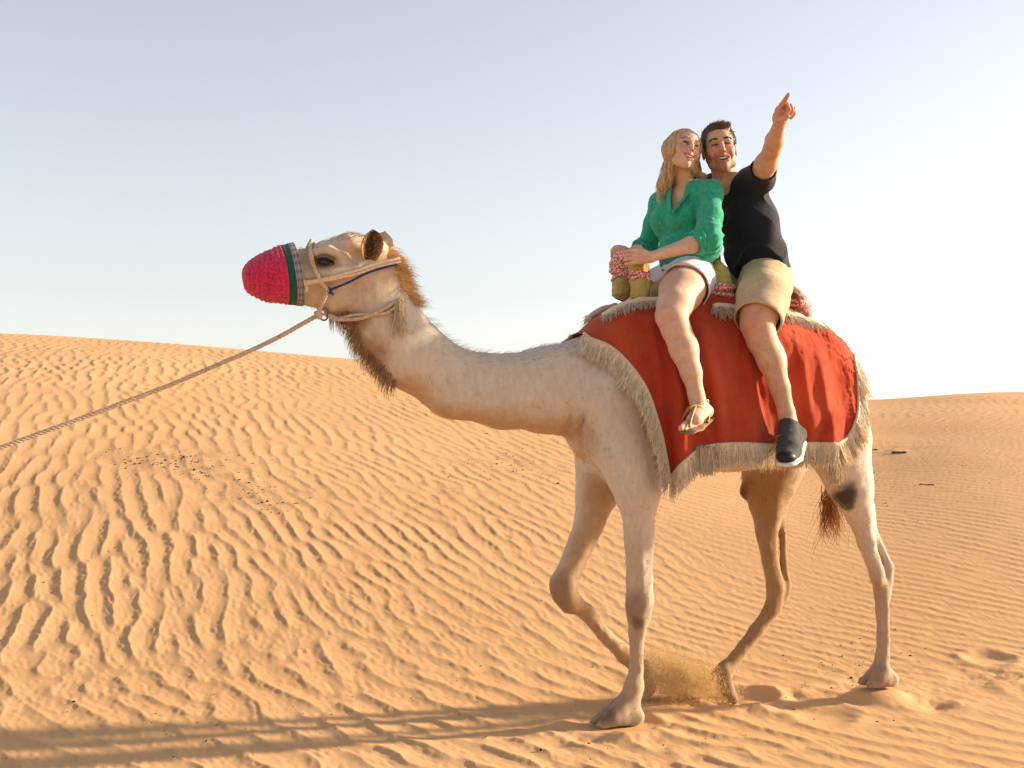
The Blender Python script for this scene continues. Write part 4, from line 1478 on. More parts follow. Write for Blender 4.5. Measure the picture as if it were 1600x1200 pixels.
class Head:
    def __init__(s, c, M, k, female):
        s.c = np.asarray(c, float); s.M = M; s.k = k; s.female = female
    def w(s, x, y, z):
        return s.c + s.k * (x * s.M[0] + y * s.M[1] + z * s.M[2])
    def loc(s, V):
        return ((V - s.c) @ s.M.T) / s.k
    def solid(s, F):
        k, M, w = s.k, s.M, s.w
        E = lambda x, y, z, R, kk=.02, op='add': F.ell(w(x, y, z), np.asarray(R) * k, M, kk * k, op)
        fe = s.female
        E(0, .035, -.018, (.074, .083, .095), .02)
        E(0, .045, .030, (.060, .048, .052), .02)
        E(0, -.02, .028, (.060 if fe else .064, .068, .062), .02)
        E(0, -.062, .034, (.042 if fe else .050, .046, .044), .02)
        for q in (-1, 1):
            F.chain([(w(q * (.047 if fe else .052), -.045, .002), (.017 if fe else .020) * k), (w(q * (.036 if fe else .043), -.080, .030), .019 * k), (w(0, -.100, .064), (.017 if fe else .021) * k)], .02 * k)
            E(q * .043, -.018, .056, (.022, .018, .020), .02)
            E(q * .037, -.040, .064, (.021, .018, .019), .018)
            F.chain([(w(q * .010, .023, .086), .008 * k), (w(q * .030, .026, .081), .010 * k), (w(q * .050, .018, .063), .009 * k)], .014 * k)
            F.cone(w(q * .0125, -.036, .100), w(q * .010, -.036, .106), .0080 * k, .007 * k, .007 * k)
            E(q * .077, -.008, -.014, (.009, .031, .018), .006)
            E(q * .083, -.006, -.010, (.005, .020, .010), .004, 'cut')
        F.chain([(w(0, .018, .086), .0085 * k), (w(0, -.008, .100), .0095 * k), (w(0, -.033, .114 if not fe else .112), (.0115 if not fe else .0100) * k)], .010 * k)
        F.cone(w(0, -.044, .100), w(0, -.050, .098), .006 * k, .005 * k, .008 * k)
        E(0, -.066, .082, (.034, .022, .018), .015)
        for q in (-1, 1):
            E(q * .031, .001, .094, (.0170, .0085, .013), .010, 'cut')
            F.cone(w(q * .006, -.041, .109), w(q * .006, -.038, .100), .0032 * k, .003 * k, .003 * k, op='cut')
        # open smile: lips round a dark slot
        up = [(-.031, -.0515, .074), (-.018, -.0590, .0915), (0, -.0605, .0985), (.018, -.0590, .0915), (.031, -.0515, .074)]
        lo = [(-.031, -.0525, .074), (-.019, -.0760, .0890), (0, -.0850, .0945), (.019, -.0760, .0890), (.031, -.0525, .074)]
        E(0, -.0715, .1000, (.026, .0105, .017), .003, 'cut')
        E(-.017, -.0665, .090, (.0125, .0075, .016), .003, 'cut')
        E(.017, -.0665, .090, (.0125, .0075, .016), .003, 'cut')
        F.chain([(w(*p), .0038 * k) for p in up], .003 * k)
        F.chain([(w(*p), .0048 * k) for p in lo], .004 * k)
        for q in (-1, 1):          # smile creases
            F.chain([(w(q * .022, -.036, .100), .0028 * k), (w(q * .036, -.050, .082), .0030 * k), (w(q * .040, -.068, .068), .0022 * k)], .008 * k, op='cut')
        E(0, -.102, .074, (.016, .013, .012), .014)

def paint_face(C, V, hd, lip, blush, stubble=None):
    q = hd.loc(V)
    near = (np.abs(q) < .17).all(1)
    x, y, z = q[:, 0], q[:, 1], q[:, 2]
    def mixin(C, w, col):
        w = (w * near)[:, None]
        return C * (1 - w) + w * np.asarray(col)
    g = lambda cx, cy, sx, sy: np.exp(-((np.abs(x) - cx) / sx) ** 2 - ((y - cy) / sy) ** 2) * (z > .03)
    C = mixin(C, .55 * g(.040, -.030, .020, .018), blush)
    C = mixin(C, .40 * np.exp(-(x / .016) ** 2 - ((y + .032) / .014) ** 2) * (z > .09), blush)
    C = mixin(C, .5 * (np.abs(x) > .068) * np.exp(-((y + .01) / .04) ** 2), blush)
    if stubble is not None:
        jaw = sstep(-.030, -.058, y + .35 * np.maximum(0, .045 - np.abs(x)) * 0 + .010 * vnoise(V, 120.0)) * sstep(-.02, .03, z)
        jaw = np.maximum(jaw, np.exp(-((y + .051) / .008) ** 2) * (np.abs(x) < .034) * (z > .07))
        side = (np.abs(x) > .052) * sstep(.03, -.02, y) * sstep(-.01, .02, z) * (z < .05)
        C = mixin(C, .62 * np.maximum(jaw, .7 * side), stubble)
    # lips follow the smile
    cy = -.0520 - .0085 * np.clip(1 - (x / .031) ** 2, 0, 1)
    cl = -.0530 - .0320 * np.clip(1 - (x / .031) ** 2, 0, 1)
    on = (np.abs(x) < .0335) * (z > .068)
    w = np.maximum(np.exp(-((y - cy) / .0048) ** 2), np.exp(-((y - cl) / .0058) ** 2)) * on
    C = mixin(C, .85 * w, lip)
    inner = (np.abs(x) < .029) * (y < cy - .002) * (y > cl + .004) * (z > .05) * (z < .094)
    C = mixin(C, .9 * inner, (.10, .02, .02))
    # lids and lashes
    C = mixin(C, .55 * np.exp(-((np.abs(x) - .031) / .017) ** 2 - ((y - .006) / .006) ** 2) * (z > .05), (.20, .10, .07))
    return C

def face_parts(hd, root, iris, browcol, skin_lid, brow_n=160, open_=.8):
    k = hd.k
    white = plain("eye_white_" + browcol[0], (.62, .58, .55), .25, 30, .05, 0, spec=.5)
    ir = plain("iris_" + browcol[0], iris, .15, 60, .3, 0, spec=.6)
    toothm = plain("teeth_" + browcol[0], (.80, .75, .68), .25, 30, .06, 0, spec=.5)
    lash = plain("lash_" + browcol[0], (.03, .018, .012), .7, 40, .2, 0)
    for q in (-1, 1):
        c = hd.w(q * .031, -.0005, .0745)
        f = Field(c - .02, c + .02, .0016)
        f.ell(c, np.array((.0125, .0125, .0125)) * k, hd.M, .001)
        v, fa = f.mesh(1)
        e = part("eye", v, fa, white, root)
        c2 = hd.w(q * .031 + .002, .001, .0825)
        f = Field(c2 - .012, c2 + .012, .0012)
        f.ell(c2, np.array((.0062, .0062, .0052)) * k, hd.M, .001)
        v, fa = f.mesh(1)
        part("iris", v, fa, ir, e)
        # lids: crescent above and below, eyes creased by the smile
        for (yy, r, nm) in ((.0062, .0034, "upper_lid"), (-.0068, .0034, "lower_lid")):
            xs = np.linspace(-.0165, .0165, 15)
            pts = np.array([hd.w(q * .031 + x, yy * open_ * (1 - (x / .0165) ** 2) - .0008, .0885 - 22 * x * x * .45 - .10 * max(0, q * x)) for x in xs])
            v, qd, t = tube(pts, r * k * np.sqrt(np.clip(1 - (xs / .0185) ** 2, .08, 1)), 8)
            part(nm, v, [qd, t], skin_lid if nm == "lower_lid" else lash, root)
        n = brow_n // 2
        xx = rng.uniform(0, 1, n)
        p0 = np.array([hd.w(q * (.012 + .038 * a), .0235 + .0075 * math.sin(a * 2.4) - .004 * a + rng.normal(0, .0022), .0990 - .021 * a * a) for a in xx])
        d = np.array([hd.M[0] * q * .9 + hd.M[1] * (.45 - .75 * a) for a in xx])
        C = np.stack([p0, p0 + d * .004 * k, p0 + d * .008 * k], 1)
        v, qd, cc = strands(C, np.full(n, .0008), .3)
        part("eyebrow", v, qd, BROW[browcol[0]], root, kind="stuff")
    # upper row of teeth, each its own
    bag = Bag()
    for i in range(-5, 6):
        x = i * .0047
        c = hd.w(x, -.0672 + .0085 * (x / .026) ** 2, .0925 - 17 * x * x)
        f = Field(c - .008, c + .008, .0011)
        f.ell(c, np.array((.0026, .0060 - .0018 * abs(i) / 5, .0030)) * k, hd.M, .001)
        v, fa = f.mesh(0)
        bag.add(v, fa)
    v, fa, _ = bag.get()
    part("teeth", v, fa, toothm, root)

def digits(F, chains, r, k=.004):
    for ch in chains:
        n = len(ch)
        F.chain([(np.asarray(p, float), r * (1.0 - .22 * i / (n - 1)) * (1.06 if i in (1,) else 1)) for i, p in enumerate(ch)], k)

def multi_mesh(build, lo, hi, res, boxes, smooth=1):
    """one skin from one field, finer inside the boxes (head, hands, feet)"""
    bag = Bag()
    lo = np.asarray(lo); hi = np.asarray(hi)
    f = Field(lo, hi, res); build(f)
    V, Q = f.mesh(smooth)
    def outside(c):
        m = np.ones(len(c), bool)
        for (a, b, r) in boxes:
            m &= ~((c > a + res * .6) & (c < b - res * .6)).all(1)
        return m
    V, Q = clip_faces(V, Q, outside)
    bag.add(V, Q)
    for (a, b, r) in boxes:
        f = Field(a - .02, b + .02, r); build(f)
        V, Q = f.mesh(smooth + 1)
        V, Q = clip_faces(V, Q, lambda c: ((c > a) & (c < b)).all(1))
        bag.add(V, Q)
    V, F_, _ = bag.get()
    return V, F_[0]

def pbox(pts, m):
    p = np.array(pts)
    return p.min(0) - m, p.max(0) + m

def crease(x):
    """sharp folds with soft hollows between"""
    return 1.6 * (1 - np.abs(np.sin(x))) ** 1.6 - .5

def cloth(F, wrinkles, amp_mask=None, smooth=1):
    V, Q = F.mesh(smooth)
    n = normals(V, Q)
    return V + n * wrinkles(V)[:, None], Q

def surface_hair(V, Q, n, steps, step, dirf, lift, rad, colf, keep=None, jit=.002, seed=1, taper=.3, hug=None):
    """hairs that lie along a surface: start on it and follow dirf"""
    r = np.random.default_rng(seed)
    Nn = normals(V, Q)
    idx = np.arange(len(V)) if keep is None else np.nonzero(keep)[0]
    i = r.choice(idx, n)
    p = V[i] + r.normal(0, jit, (n, 3))
    nn = Nn[i]
    C = [p]
    kd = None
    if hug is not None:
        from mathutils import kdtree
        kd = kdtree.KDTree(len(V))
        for a_, b_ in enumerate(V): kd.insert(b_, a_)
        kd.balance()
    off = r.normal(0, 1, (n, 3))
    for s in range(steps):
        d = dirf(p, s, off)
        d = d - nn * np.sum(d * nn, 1, keepdims=True) * .85
        d /= np.linalg.norm(d, axis=1, keepdims=True) + 1e-9
        p = p + (d + nn * lift) * step * (0.7 + .6 * r.random((n, 1)))
        if kd is not None:
            fnd = [kd.find(x) for x in p]
            j = np.array([f_[1] for f_ in fnd])
            p = V[j] * .75 + p * .25 + Nn[j] * hug
            nn = Nn[j]
        C.append(p)
    C = np.stack(C, 1)
    return strands(C, rad * r.uniform(.6, 1.3, n), taper, 3, colf(r, n, C))

SKIN_F = vcol("skin_fair", .58, 28, .20, .2, .002, .3, sss=.12, sssr=(.012, .005, .003))[0]
SKIN_M = vcol("skin_tan", .58, 28, .22, .2, .002, .3, sss=.12, sssr=(.012, .005, .003))[0]
BROW = {'b': plain("brow_brown", (.10, .05, .025), .8, 60, .2, 0), 'l': plain("brow_light", (.22, .12, .06), .8, 60, .2, 0)}

# ------------------------------------------------------------------ woman in front
def build_woman():
    base_p = P(1072, 455, 0)[0]
    root = empty("person", base_p)
    tag(root, "blonde person in green shirt and white shorts riding in front on the camel", "person")
    hc = P(1068, 237, .07)[0]
    hd = Head(hc, head_axes(19, 11, 17), .93, True)
    sh_n, t1 = P(1109, 302, .155); sh_f, t2 = P(1033, 318, -.145)
    ch_e = sh_n - sh_f; ch_e[2] *= .4; ch_e /= np.linalg.norm(ch_e)
    fr = np.cross(np.array([0, 0, 1.0]), ch_e); fr[2] = 0; fr /= np.linalg.norm(fr)
    if fr[0] < 0: fr = -fr
    pel = P(1074, 432, 0)[0]; wai = P(1069, 388, .0)[0]; rib = P(1067, 345, .01)[0]; upc = P(1069, 314, .01)[0]
    el_n = P(1106, 374, .26)[0]; wr_n = P(1016, 402, .235)[0]
    el_f = P(1012, 385, -.24)[0]; wr_f = P(983, 396, -.12)[0]
    LEG = [leg(1076, 440, .10, 35, clear=-.08), leg(1064, 456, .22, 34, clear=-.03), leg(1054, 478, .33, 27.5), leg(1049, 494, .36, 24), leg(1056, 514, .38, 22), leg(1068, 546, .40, 21.5), leg(1080, 582, .42, 16), leg(1088, 618, .43, 12), leg(1092, 632, .43, 12)]
    ank = LEG[-1][0]
    fv = ank[1]
    heel = P(1103, 643, fv - .005)[0]; ball = P(1085, 656, fv + .085)[0]
    toes = []
    for i, (x, y, x2, y2) in enumerate(((1070, 664, 1064, 669), (1077, 665, 1071, 671), (1083, 664, 1078, 669.5), (1089, 661.5, 1084.5, 666.5), (1095, 658, 1091, 662.5))):
        toes.append((P(x, y, fv + .115 - .012 * i)[0], P(x2, y2, fv + .140 - .014 * i)[0]))
    mir = np.array([1, -1, 1.0])
    def torso(F, g=0.0):
        F.chain([(pel, .106 + g, 1.32), (wai, .086 + g, 1.25)], .03)
        F.chain([(wai, .090 + g, 1.25), (rib, .098 + g, 1.28), (upc, .082 + g, 1.45)], .03, ch_e)
        for s, p in ((1, sh_n), (-1, sh_f)):
            F.cone(upc + (p - upc) * .3 + [0, 0, .02], p, .062 + g, .050 + g, .03)
            F.ell(rib + ch_e * s * .062 + fr * .062 + [0, 0, .005], (.058 + g, .058 + g, .056 + g), None, .03)
    def body(F):
        torso(F)
        F.chain([(upc + [0, 0, .02], .060), (P(1071, 290, .02)[0], .046), (hd.w(0, -.05, -.024), .044)], .016)
        hd.solid(F)
        # arms
        F.chain([(sh_n, .048), ((sh_n + el_n) / 2, .041), (el_n, .036)], .02)
        F.chain([(el_n, .036), (el_n + (wr_n - el_n) * .3, .037), (wr_n, .0235)], .02)
        F.chain([(sh_f, .048), ((sh_f + el_f) / 2, .041), (el_f, .036)], .02)
        F.chain([(el_f, .036), (wr_f, .024)], .02)
        # near hand laid over the post, fingers round its front
        F.chain([(wr_n, .0235, .8), (P(1007, 401, .232)[0], .030, .60), (P(998, 401, .224)[0], .034, .48)], .012)
        ch = []
        for i, y in enumerate((390.5, 397.0, 403.6, 409.8)):
            s = (0, 2, 1, -3)[i]
            ch.append([P(999, y, .226)[0], P(988 - s * .5, y + .5, .224)[0], P(979 - s * .6, y + 2, .200)[0], P(976 - s * .4, y + 3, .165)[0]])
        digits(F, ch, .0088, .0015)
        digits(F, [[P(1006, 393, .212)[0], P(1000, 387, .19)[0], P(992, 386, .165)[0]]], .0108, .006)
        # far hand on the other post, fingers over the front
        F.chain([(wr_f, .024, .8), (P(972, 391, -.10)[0], .032, .6), (P(966, 389, -.095)[0], .032, .6)], .012, (0, 0, 1))
        ch = []
        for i in range(4):
            x = 957.5 + 5.2 * i; vv = -.125 + .024 * i
            ch.append([P(x + 3, 387, vv)[0], P(x - 1, 391 + .6 * i, vv)[0], P(x - 1.5, 401 + .5 * i, vv)[0], P(x + 2, 410 - .5 * i, vv)[0]])
        digits(F, ch, .0088, .0015)
        digits(F, [[P(980, 397, -.075)[0], P(974, 404, -.055)[0], P(968, 408, -.05)[0]]], .0105, .006)
        # legs, near and far
        for sd in (1, -1):
            m = np.array([1, sd, 1.0]); back = np.array([-.13, 0, -.06]) * (sd < 0)
            F.chain([(p * m + back * min(1, i / 3), r) for i, (p, r, w) in enumerate(LEG)], .02)
            F.ell((LEG[3][0] + [.028, .012, .005]) * m + back, (.036, .038, .040), None, .03)
            F.ell((LEG[5][0] + [-.022, 0, .0]) * m + back, (.040, .034, .075), None, .03)
            F.chain([(ank * m + back, .034), (heel * m + back, .030)], .015)
            F.chain([(heel * m + back, .030, .8), (ball * m + back, .036, .62)], .02, (.25, 0, 1))
            F.chain([((ank + [.01, .01, -.01]) * m + back, .031), (ball * m + back + [0, 0, .006], .026)], .02)
            for i, (a, b) in enumerate(toes):
                F.chain([(ball * m * .55 + a * m * .45 + back, .015), (a * m + back, .0125 if i else .015), (b * m + back, .0092 if i else .0125)], .003)
    lo = np.minimum.reduce([LEG[3][0], ank, toes[0][1], hc, wr_f, pel, ank * mir, P(955, 410, -.13)[0]]) - .16
    hi = np.maximum.reduce([LEG[3][0], ank, toes[0][1], hc, wr_f, wr_n, pel, P(955, 385, .26)[0]]) + .16
    lo[1] = -fv - .26; hi[1] = fv + .26; lo[0] -= .14; lo[2] -= .06
    hb = pbox([wr_n, P(975, 385, .25)[0], P(975, 412, .15)[0], P(954, 384, -.13)[0], P(960, 414, -.13)[0]], .018)
    fb = pbox([toes[0][1], toes[4][1], heel, ank], .03)
    V, Q = multi_mesh(body, lo, hi, .0078, [(hc - [.11, .11, .14], hc + .11, .0026), (hb[0], hb[1], .0030), (fb[0], fb[1], .0034)])
    C = np.tile((.60, .385, .27), (len(V), 1)) * (1 + .05 * vnoise(V, 18.0)[:, None])
    for c, r, st in ((LEG[3][0] + [.05, .03, 0], .06, .45), (el_n, .05, .3), (heel, .05, .45), (toes[0][1], .06, .4), (wr_n + [.06, 0, 0], .06, .3)):
        w = np.exp(-(np.linalg.norm(V - c, axis=1) / r) ** 2)[:, None] * st
        C = C * (1 - w) + w * np.array((.60, .28, .19))
    C = paint_face(C, V, hd, (.50, .13, .11), (.60, .26, .18))
    part("body", V, Q, SKIN_F, root, cols=np.clip(C, .01, 1))
    face_parts(hd, root, (.05, .09, .10), "light", SKIN_LID_F, 130)
    # --- green shirt
    gm = plain("green_linen", (.026, .33, .20), .85, 60, .22, .5, .003, .15, sheen=.15)
    lo2 = np.array([min(rib[0], el_f[0]) - .3, -.36, wai[2] - .13]); hi2 = np.array([rib[0] + .3, .42, sh_n[2] + .12])
    F = Field(lo2, hi2, .0056)
    torso(F, .013)
    # blouson over the waistband
    F.chain([(wai + [0, 0, -.050], .114, 1.24), (wai + [-.005, .01, .03], .104, 1.25)], .03)
    F.ell(P(1108, 392, .13)[0], (.060, .055, .055), None, .035)
    F.chain([(sh_n + [0, .004, .004], .058), ((sh_n + el_n) / 2 + [-.004, .004, 0], .056), (el_n + (sh_n - el_n) * .10, .060), (el_n + [-.012, .0, -.012], .056)], .02)
    F.chain([(el_n + [-.012, 0, -.006], .054), (el_n + (wr_n - el_n) * .17, .046)], .02)
    F.chain([(sh_f, .056), ((sh_f + el_f) / 2, .050), (el_f, .050), (el_f + (wr_f - el_f) * .45, .040)], .02)
    # openings: neck, cuffs
    nk = P(1071, 292, .03)[0]
    F.cone(nk + fr * .02 + [0, 0, .0], P(1051, 331, .10)[0] + fr * .02, .064, .002, .004, 2.2, 2.2, fr, 'cut')
    F.cone(nk + [0, 0, .055], nk + [0, 0, -.004], .075, .056, .004, op='cut')
    a = el_n + (wr_n - el_n) * .20
    V2, Q2 = F.mesh(1)
    d_n = (wr_n - el_n) / np.linalg.norm(wr_n - el_n)
    nn = normals(V2, Q2)
    arm = np.exp(-(np.linalg.norm(V2 - el_n, axis=1) / .11) ** 2)
    wr = .0045 * vnoise(V2 * [1, 1, .5], 24.0) + .0010 * vnoise(V2, 70.0) + .0050 * arm * crease(V2 @ np.array([30, 20, 70.0]) + 2.5 * vnoise(V2, 16.0))
    wr = wr + .0060 * crease((V2 @ np.array([22, 10, 34.0])) + 2.2 * vnoise(V2, 9.0)) * sstep(wai[2] + .12, wai[2], V2[:, 2])
    wr = wr + .0050 * crease(V2 @ np.array([-26, 14, 22.0]) + 2 * vnoise(V2 + 4, 8.0)) * np.exp(-(np.linalg.norm(V2 - (sh_n + rib) / 2, axis=1) / .12) ** 2)
    V2 = V2 + nn * wr[:, None]
    shirt = part("shirt", V2, Q2, gm, root)
    # rolled cuffs, collar, placket
    def roll(c, ax, r, n=2, rad=.010, name="cuff", par=shirt):
        ax = ax / np.linalg.norm(ax)
        e1 = np.cross(ax, [0, 0, 1.0]); e1 /= np.linalg.norm(e1); e2 = np.cross(ax, e1)
        bg_ = Bag()
        for i in range(n):
            th = np.linspace(0, 2 * np.pi, 30, endpoint=False)
            rr = r * (1 + .05 * np.sin(3 * th + i))
            p = c - ax * (i * .014) + (np.cos(th) * rr)[:, None] * e1 + (np.sin(th) * rr)[:, None] * e2
            v, q, _ = tube(p, rad * (1 + .2 * np.sin(4 * th + 2 * i)), 8, closed=True)
            bg_.add(v, q)
        v, f, _ = bg_.get()
        part(name, v, f, gm, par)
    roll(el_n + (wr_n - el_n) * .205, wr_n - el_n, .050, 3, .010)
    roll(el_f + (wr_f - el_f) * .45, wr_f - el_f, .040, 2, .010)
    def on_front(px, py, v):
        p = P(px, py, v)[0]
        d = np.hypot(*(V2[:, [0, 2]] - p[[0, 2]]).T)
        kk = np.argsort(d)[:8]
        return np.array([p[0], V2[kk, 1].max() + .002, p[2]])
    col = [P(1090, 280, -.02)[0], P(1086, 288, .05)[0], P(1078, 301, .105)[0], P(1064, 318, .135)[0], P(1052, 333, .145)[0]]
    col2 = [P(1052, 287, -.04)[0], P(1047, 296, .02)[0], P(1047, 312, .06)[0], P(1050, 333, .142)[0]]
    for pts, nm in ((col, "collar"), (col2, "collar")):
        c = spline(pts, 24)
        T_, A_, B_ = frames(c)
        wd = np.interp(np.linspace(0, 1, 24), [0, .35, .7, 1], [.024, .024, .014, .007])
        out = []
        for j in range(7):
            s = -1 + 2 * j / 6
            out.append(c + (B_ * .3 + np.cross(T_, fr)) * 0 + np.cross(T_, fr) * (s * wd)[:, None] + fr * (.006 + .009 * (1 - s * s)))
        G = np.stack(out, 1)
        i = np.arange(23)[:, None]; j = np.arange(6)[None]
        a_ = i * 7 + j
        ob = part(nm, G.reshape(-1, 3), np.stack([a_, a_ + 1, a_ + 8, a_ + 7], -1).reshape(-1, 4), gm, shirt)
        sm = ob.modifiers.new("thickness", 'SOLIDIFY'); sm.thickness = .004; sm.offset = 0
    but = plain("shirt_button", (.40, .36, .24), .4, 40, .1, 0)
    for (px, py, v) in ((1049, 343, .14), (1047, 356, .145), (1045, 369, .14), (1102, 345, .215)):
        p = on_front(px, py, v)
        f = Field(p - .012, p + .012, .0014)
        f.ell(p, (.0052, .003, .0052), None, .001)
        v, q = f.mesh(0)
        part("button", v, q, but, shirt)
    # --- white shorts with a tan belt
    wm = plain("white_cotton", (.74, .70, .74), .8, 50, .06, .3, .003, .2)
    lo3 = np.minimum(pel - .30, LEG[1][0] - .2); hi3 = np.maximum(pel + .30, LEG[1][0] + .2); lo3[1] = -.45; hi3[1] = .45; hi3[2] = pel[2] + .18
    F = Field(lo3, hi3, .0066)
    F.chain([(pel + [0, 0, -.01], .132, 1.30), (wai + [0, 0, -.035], .104, 1.24)], .03)
    d = LEG[2][0] - LEG[0][0]; d /= np.linalg.norm(d)
    for m in (np.ones(3), mir):
        F.chain([(LEG[0][0] * m, LEG[0][1] + .010), ((LEG[0][0] * .42 + LEG[1][0] * .58 + d * .02) * m, LEG[1][1] + .022)], .03)
    for m in (np.ones(3), mir):
        e = (LEG[0][0] * .35 + LEG[1][0] * .65 + d * .035) * m
        F.cone(e + d * m * .07, e + d * m * .14, .16, .2, .004, op='cut')
        F.cone(LEG[0][0] * m + d * m * .06, e + d * m * .12, LEG[0][1] + .004, LEG[1][1] + .012, .004, op='cut')
    F.half(wai + [0, 0, -.028], (0.12, 0, 1))
    V3, Q3 = cloth(F, lambda V: .0030 * vnoise(V * [1, 1, .8], 18.0) + .0006 * vnoise(V, 60.0) + .005 * crease(V @ np.array([18, 30, 14.0]) + 2 * vnoise(V, 8.0)) * np.exp(-(np.linalg.norm(V - LEG[0][0], axis=1) / .14) ** 2))
    part("shorts", V3, Q3, wm, root)
    th = np.linspace(0, 2 * np.pi, 48, endpoint=False)
    bc = wai + [0, 0, -.040]
    ring = bc + np.stack([.110 * np.cos(th), .136 * np.sin(th), -.013 * np.cos(th)], 1)
    G = np.stack([ring + [0, 0, -.018], ring * 1.0 + np.stack([.006 * np.cos(th), .006 * np.sin(th), 0 * th], 1), ring + [0, 0, .018]], 1)
    i = np.arange(48)[:, None]; j = np.arange(2)[None]
    a_ = i * 3 + j; b_ = ((i + 1) % 48) * 3 + j
    part("belt", G.reshape(-1, 3), np.stack([a_ + 0 * b_, b_, b_ + 1, a_ + 1], -1).reshape(-1, 4), plain("tan_belt", (.33, .20, .10), .6, 40, .2, .3), root)
    # --- sandal on each foot
    leather = plain("tan_leather", (.30, .155, .03), .5, 70, .2, .3, .002, .4)
    sole_m = plain("sandal_sole", (.24, .13, .075), .7, 70, .2, .3, .002)
    buckle = plain("buckle_metal", (.6, .55, .45), .3, 30, .1, 0, metal=.9)
    for sd in (1, -1):
        m = np.array([1, sd, 1.0]); back = np.array([-.13, 0, -.06]) * (sd < 0)
        F = Field(*[x for x in (lambda a, b: (np.minimum(a, b), np.maximum(a, b)))((np.minimum.reduce([heel, ball, toes[0][1], toes[4][1]]) - .06) * m + back, (np.maximum.reduce([heel, ball, toes[0][1], toes[4][1]]) + .06) * m + back)], .0035)
        dn = np.array([-.02, 0, -.034])
        tc = (toes[0][1] + toes[4][1]) / 2
        F.chain([((heel + [-.012, -.02, -.030]) * m + back, .036, .20), ((ball + [.0, 0, -.032]) * m + back, .044, .17), ((tc + [.012, .012, -.016]) * m + back, .042, .16)], .008, np.array([.28, .55 * m[1], 1.0]))
        v, q = F.mesh(1)
        s_ = part("sandal_sole", v, q, sole_m, root)
        def strap(pts, w, nm="strap"):
            c = spline(pts, 26)
            T_, A_, B_ = frames(c)
            v, q, t = tube(c, w, 6)
            return part(nm, v, [q, t], leather, s_)
        A = lambda px, py, dv: P(px, py, fv + dv)[0] * m + back
        strap([A(1077, 667, .145), A(1079, 657, .125), A(1083, 644, .092), A(1087, 634, .060)], .0066)
        strap([A(1070, 648, .062), A(1077, 637, .068), A(1087, 634, .062), A(1098, 640, .058), A(1107, 652, .046), A(1105, 660, .055)], .0074)
        strap([A(1087, 634, .056), A(1096, 630, .048), A(1104, 630, .018), A(1108, 640, -.015), A(1103, 646, -.045)], .0064)
        strap([A(1070, 648, .06), A(1067, 655, .03), A(1078, 660, .01)], .0052)
        p = A(1105, 628, .026)
        th = np.linspace(0, 2 * np.pi, 16, endpoint=False)
        v, q, _ = tube(p + np.stack([.008 * np.cos(th), .003 * np.cos(th), .010 * np.sin(th)], 1), .0022, 6, closed=True)
        part("buckle", v, q, buckle, s_)
    # --- hair
    hm, _, hb_ = vcol("blonde_hair", .42, 70, .2, .0, .001, .5)
    F = Field(hc - [.24, .24, .34], hc + [.24, .24, .18], .005)
    w = hd.w; M = hd.M; k = hd.k
    F.ell(w(0, .040, -.024), np.array((.084, .088, .103)) * k, M, .01)
    # fall of hair on both sides and behind
    F.chain([(w(-.058, .04, .02), .034 * k), (w(-.070, -.03, .012), .024 * k), (P(1046, 264, .045)[0], .030), (P(1038, 286, .02)[0], .026), (P(1031, 303, .0)[0], .012)], .03)
    F.chain([(w(-.04, .03, -.07), .05 * k), (P(1056, 262, -.03)[0], .048), (P(1046, 290, -.04)[0], .030), (P(1040, 305, -.04)[0], .014)], .03)
    F.chain([(w(.03, .03, -.07), .05 * k), (P(1080, 262, -.03)[0], .040), (P(1090, 282, -.04)[0], .022)], .03)
    F.chain([(w(.064, .045, .010), .020 * k), (w(.076, -.01, -.012), .017 * k), (w(.074, -.07, -.020), .018 * k), (P(1097, 276, .04)[0], .016), (P(1102, 284, .03)[0], .007)], .02)
    F.ell(w(.010, -.030, .084), np.array((.060, .112, .092)) * k, M, .008, 'cut')
    V4, Q4 = F.mesh(2)
    q4 = hd.loc(V4)
    nn = normals(V4, Q4)
    V4 = V4 + nn * (.0016 * np.sin(q4[:, 0] * 260 + q4[:, 2] * 220 + 3 * vnoise(V4, 10.0)) + .0008 * vnoise(V4, 70.0))[:, None]
    base_c = np.array((.68, .48, .27))
    C4 = base_c * (.85 + .35 * vnoise(V4 * [2, 2, .4], 40.0)[:, None])
    hair = part("hair", V4, Q4, hm, root, cols=np.clip(C4, .02, 1))
    part_p = w(.022, .118, .03)
    def dirf(p, s, off):
        l = hd.loc(p)
        away = np.sign(l[:, 0:1] - .022) * M[0] * np.exp(-((l[:, 1:2] - .10) / .05) ** 2)
        d = np.array([0, 0, -1.0]) * (.55 + .6 * (l[:, 1:2] < .06)) + away * 1.1 + off * .07 + M[2] * .10 * np.sin(s * .7 + off[:, :1])
        return d
    def colf(r, n, C):
        c = np.array((.80, .59, .35)) * r.uniform(.6, 1.25, (n, 1))
        lo_ = r.random((n, 1)) < .22
        return np.where(lo_, np.array((.38, .23, .10)) * r.uniform(.7, 1.2, (n, 1)), c)
    v, q, c = surface_hair(V4, Q4, 2800, 6, .014, dirf, .0, .0008, colf, None, .002, 5, .4, .0012)
    part("hair_strands", v, q, hm, hair, cols=c, kind="stuff")
    tip = q4[:, 1] < -.085
    v, q, c = surface_hair(V4, Q4, 700, 5, .009, lambda p, s_, off: np.array([.12, 0, -1.0]) + off * .08, .03, .0010, colf, tip, .003, 6, .3)
    part("hair_tips", v, q, hm, hair, cols=c, kind="stuff")
    return root

SKIN_LID_F = plain("lid_fair", (.52, .28, .19), .5, 60, .1, 0)
SKIN_LID_M = plain("lid_tan", (.46, .23, .14), .5, 60, .1, 0)
build_woman()

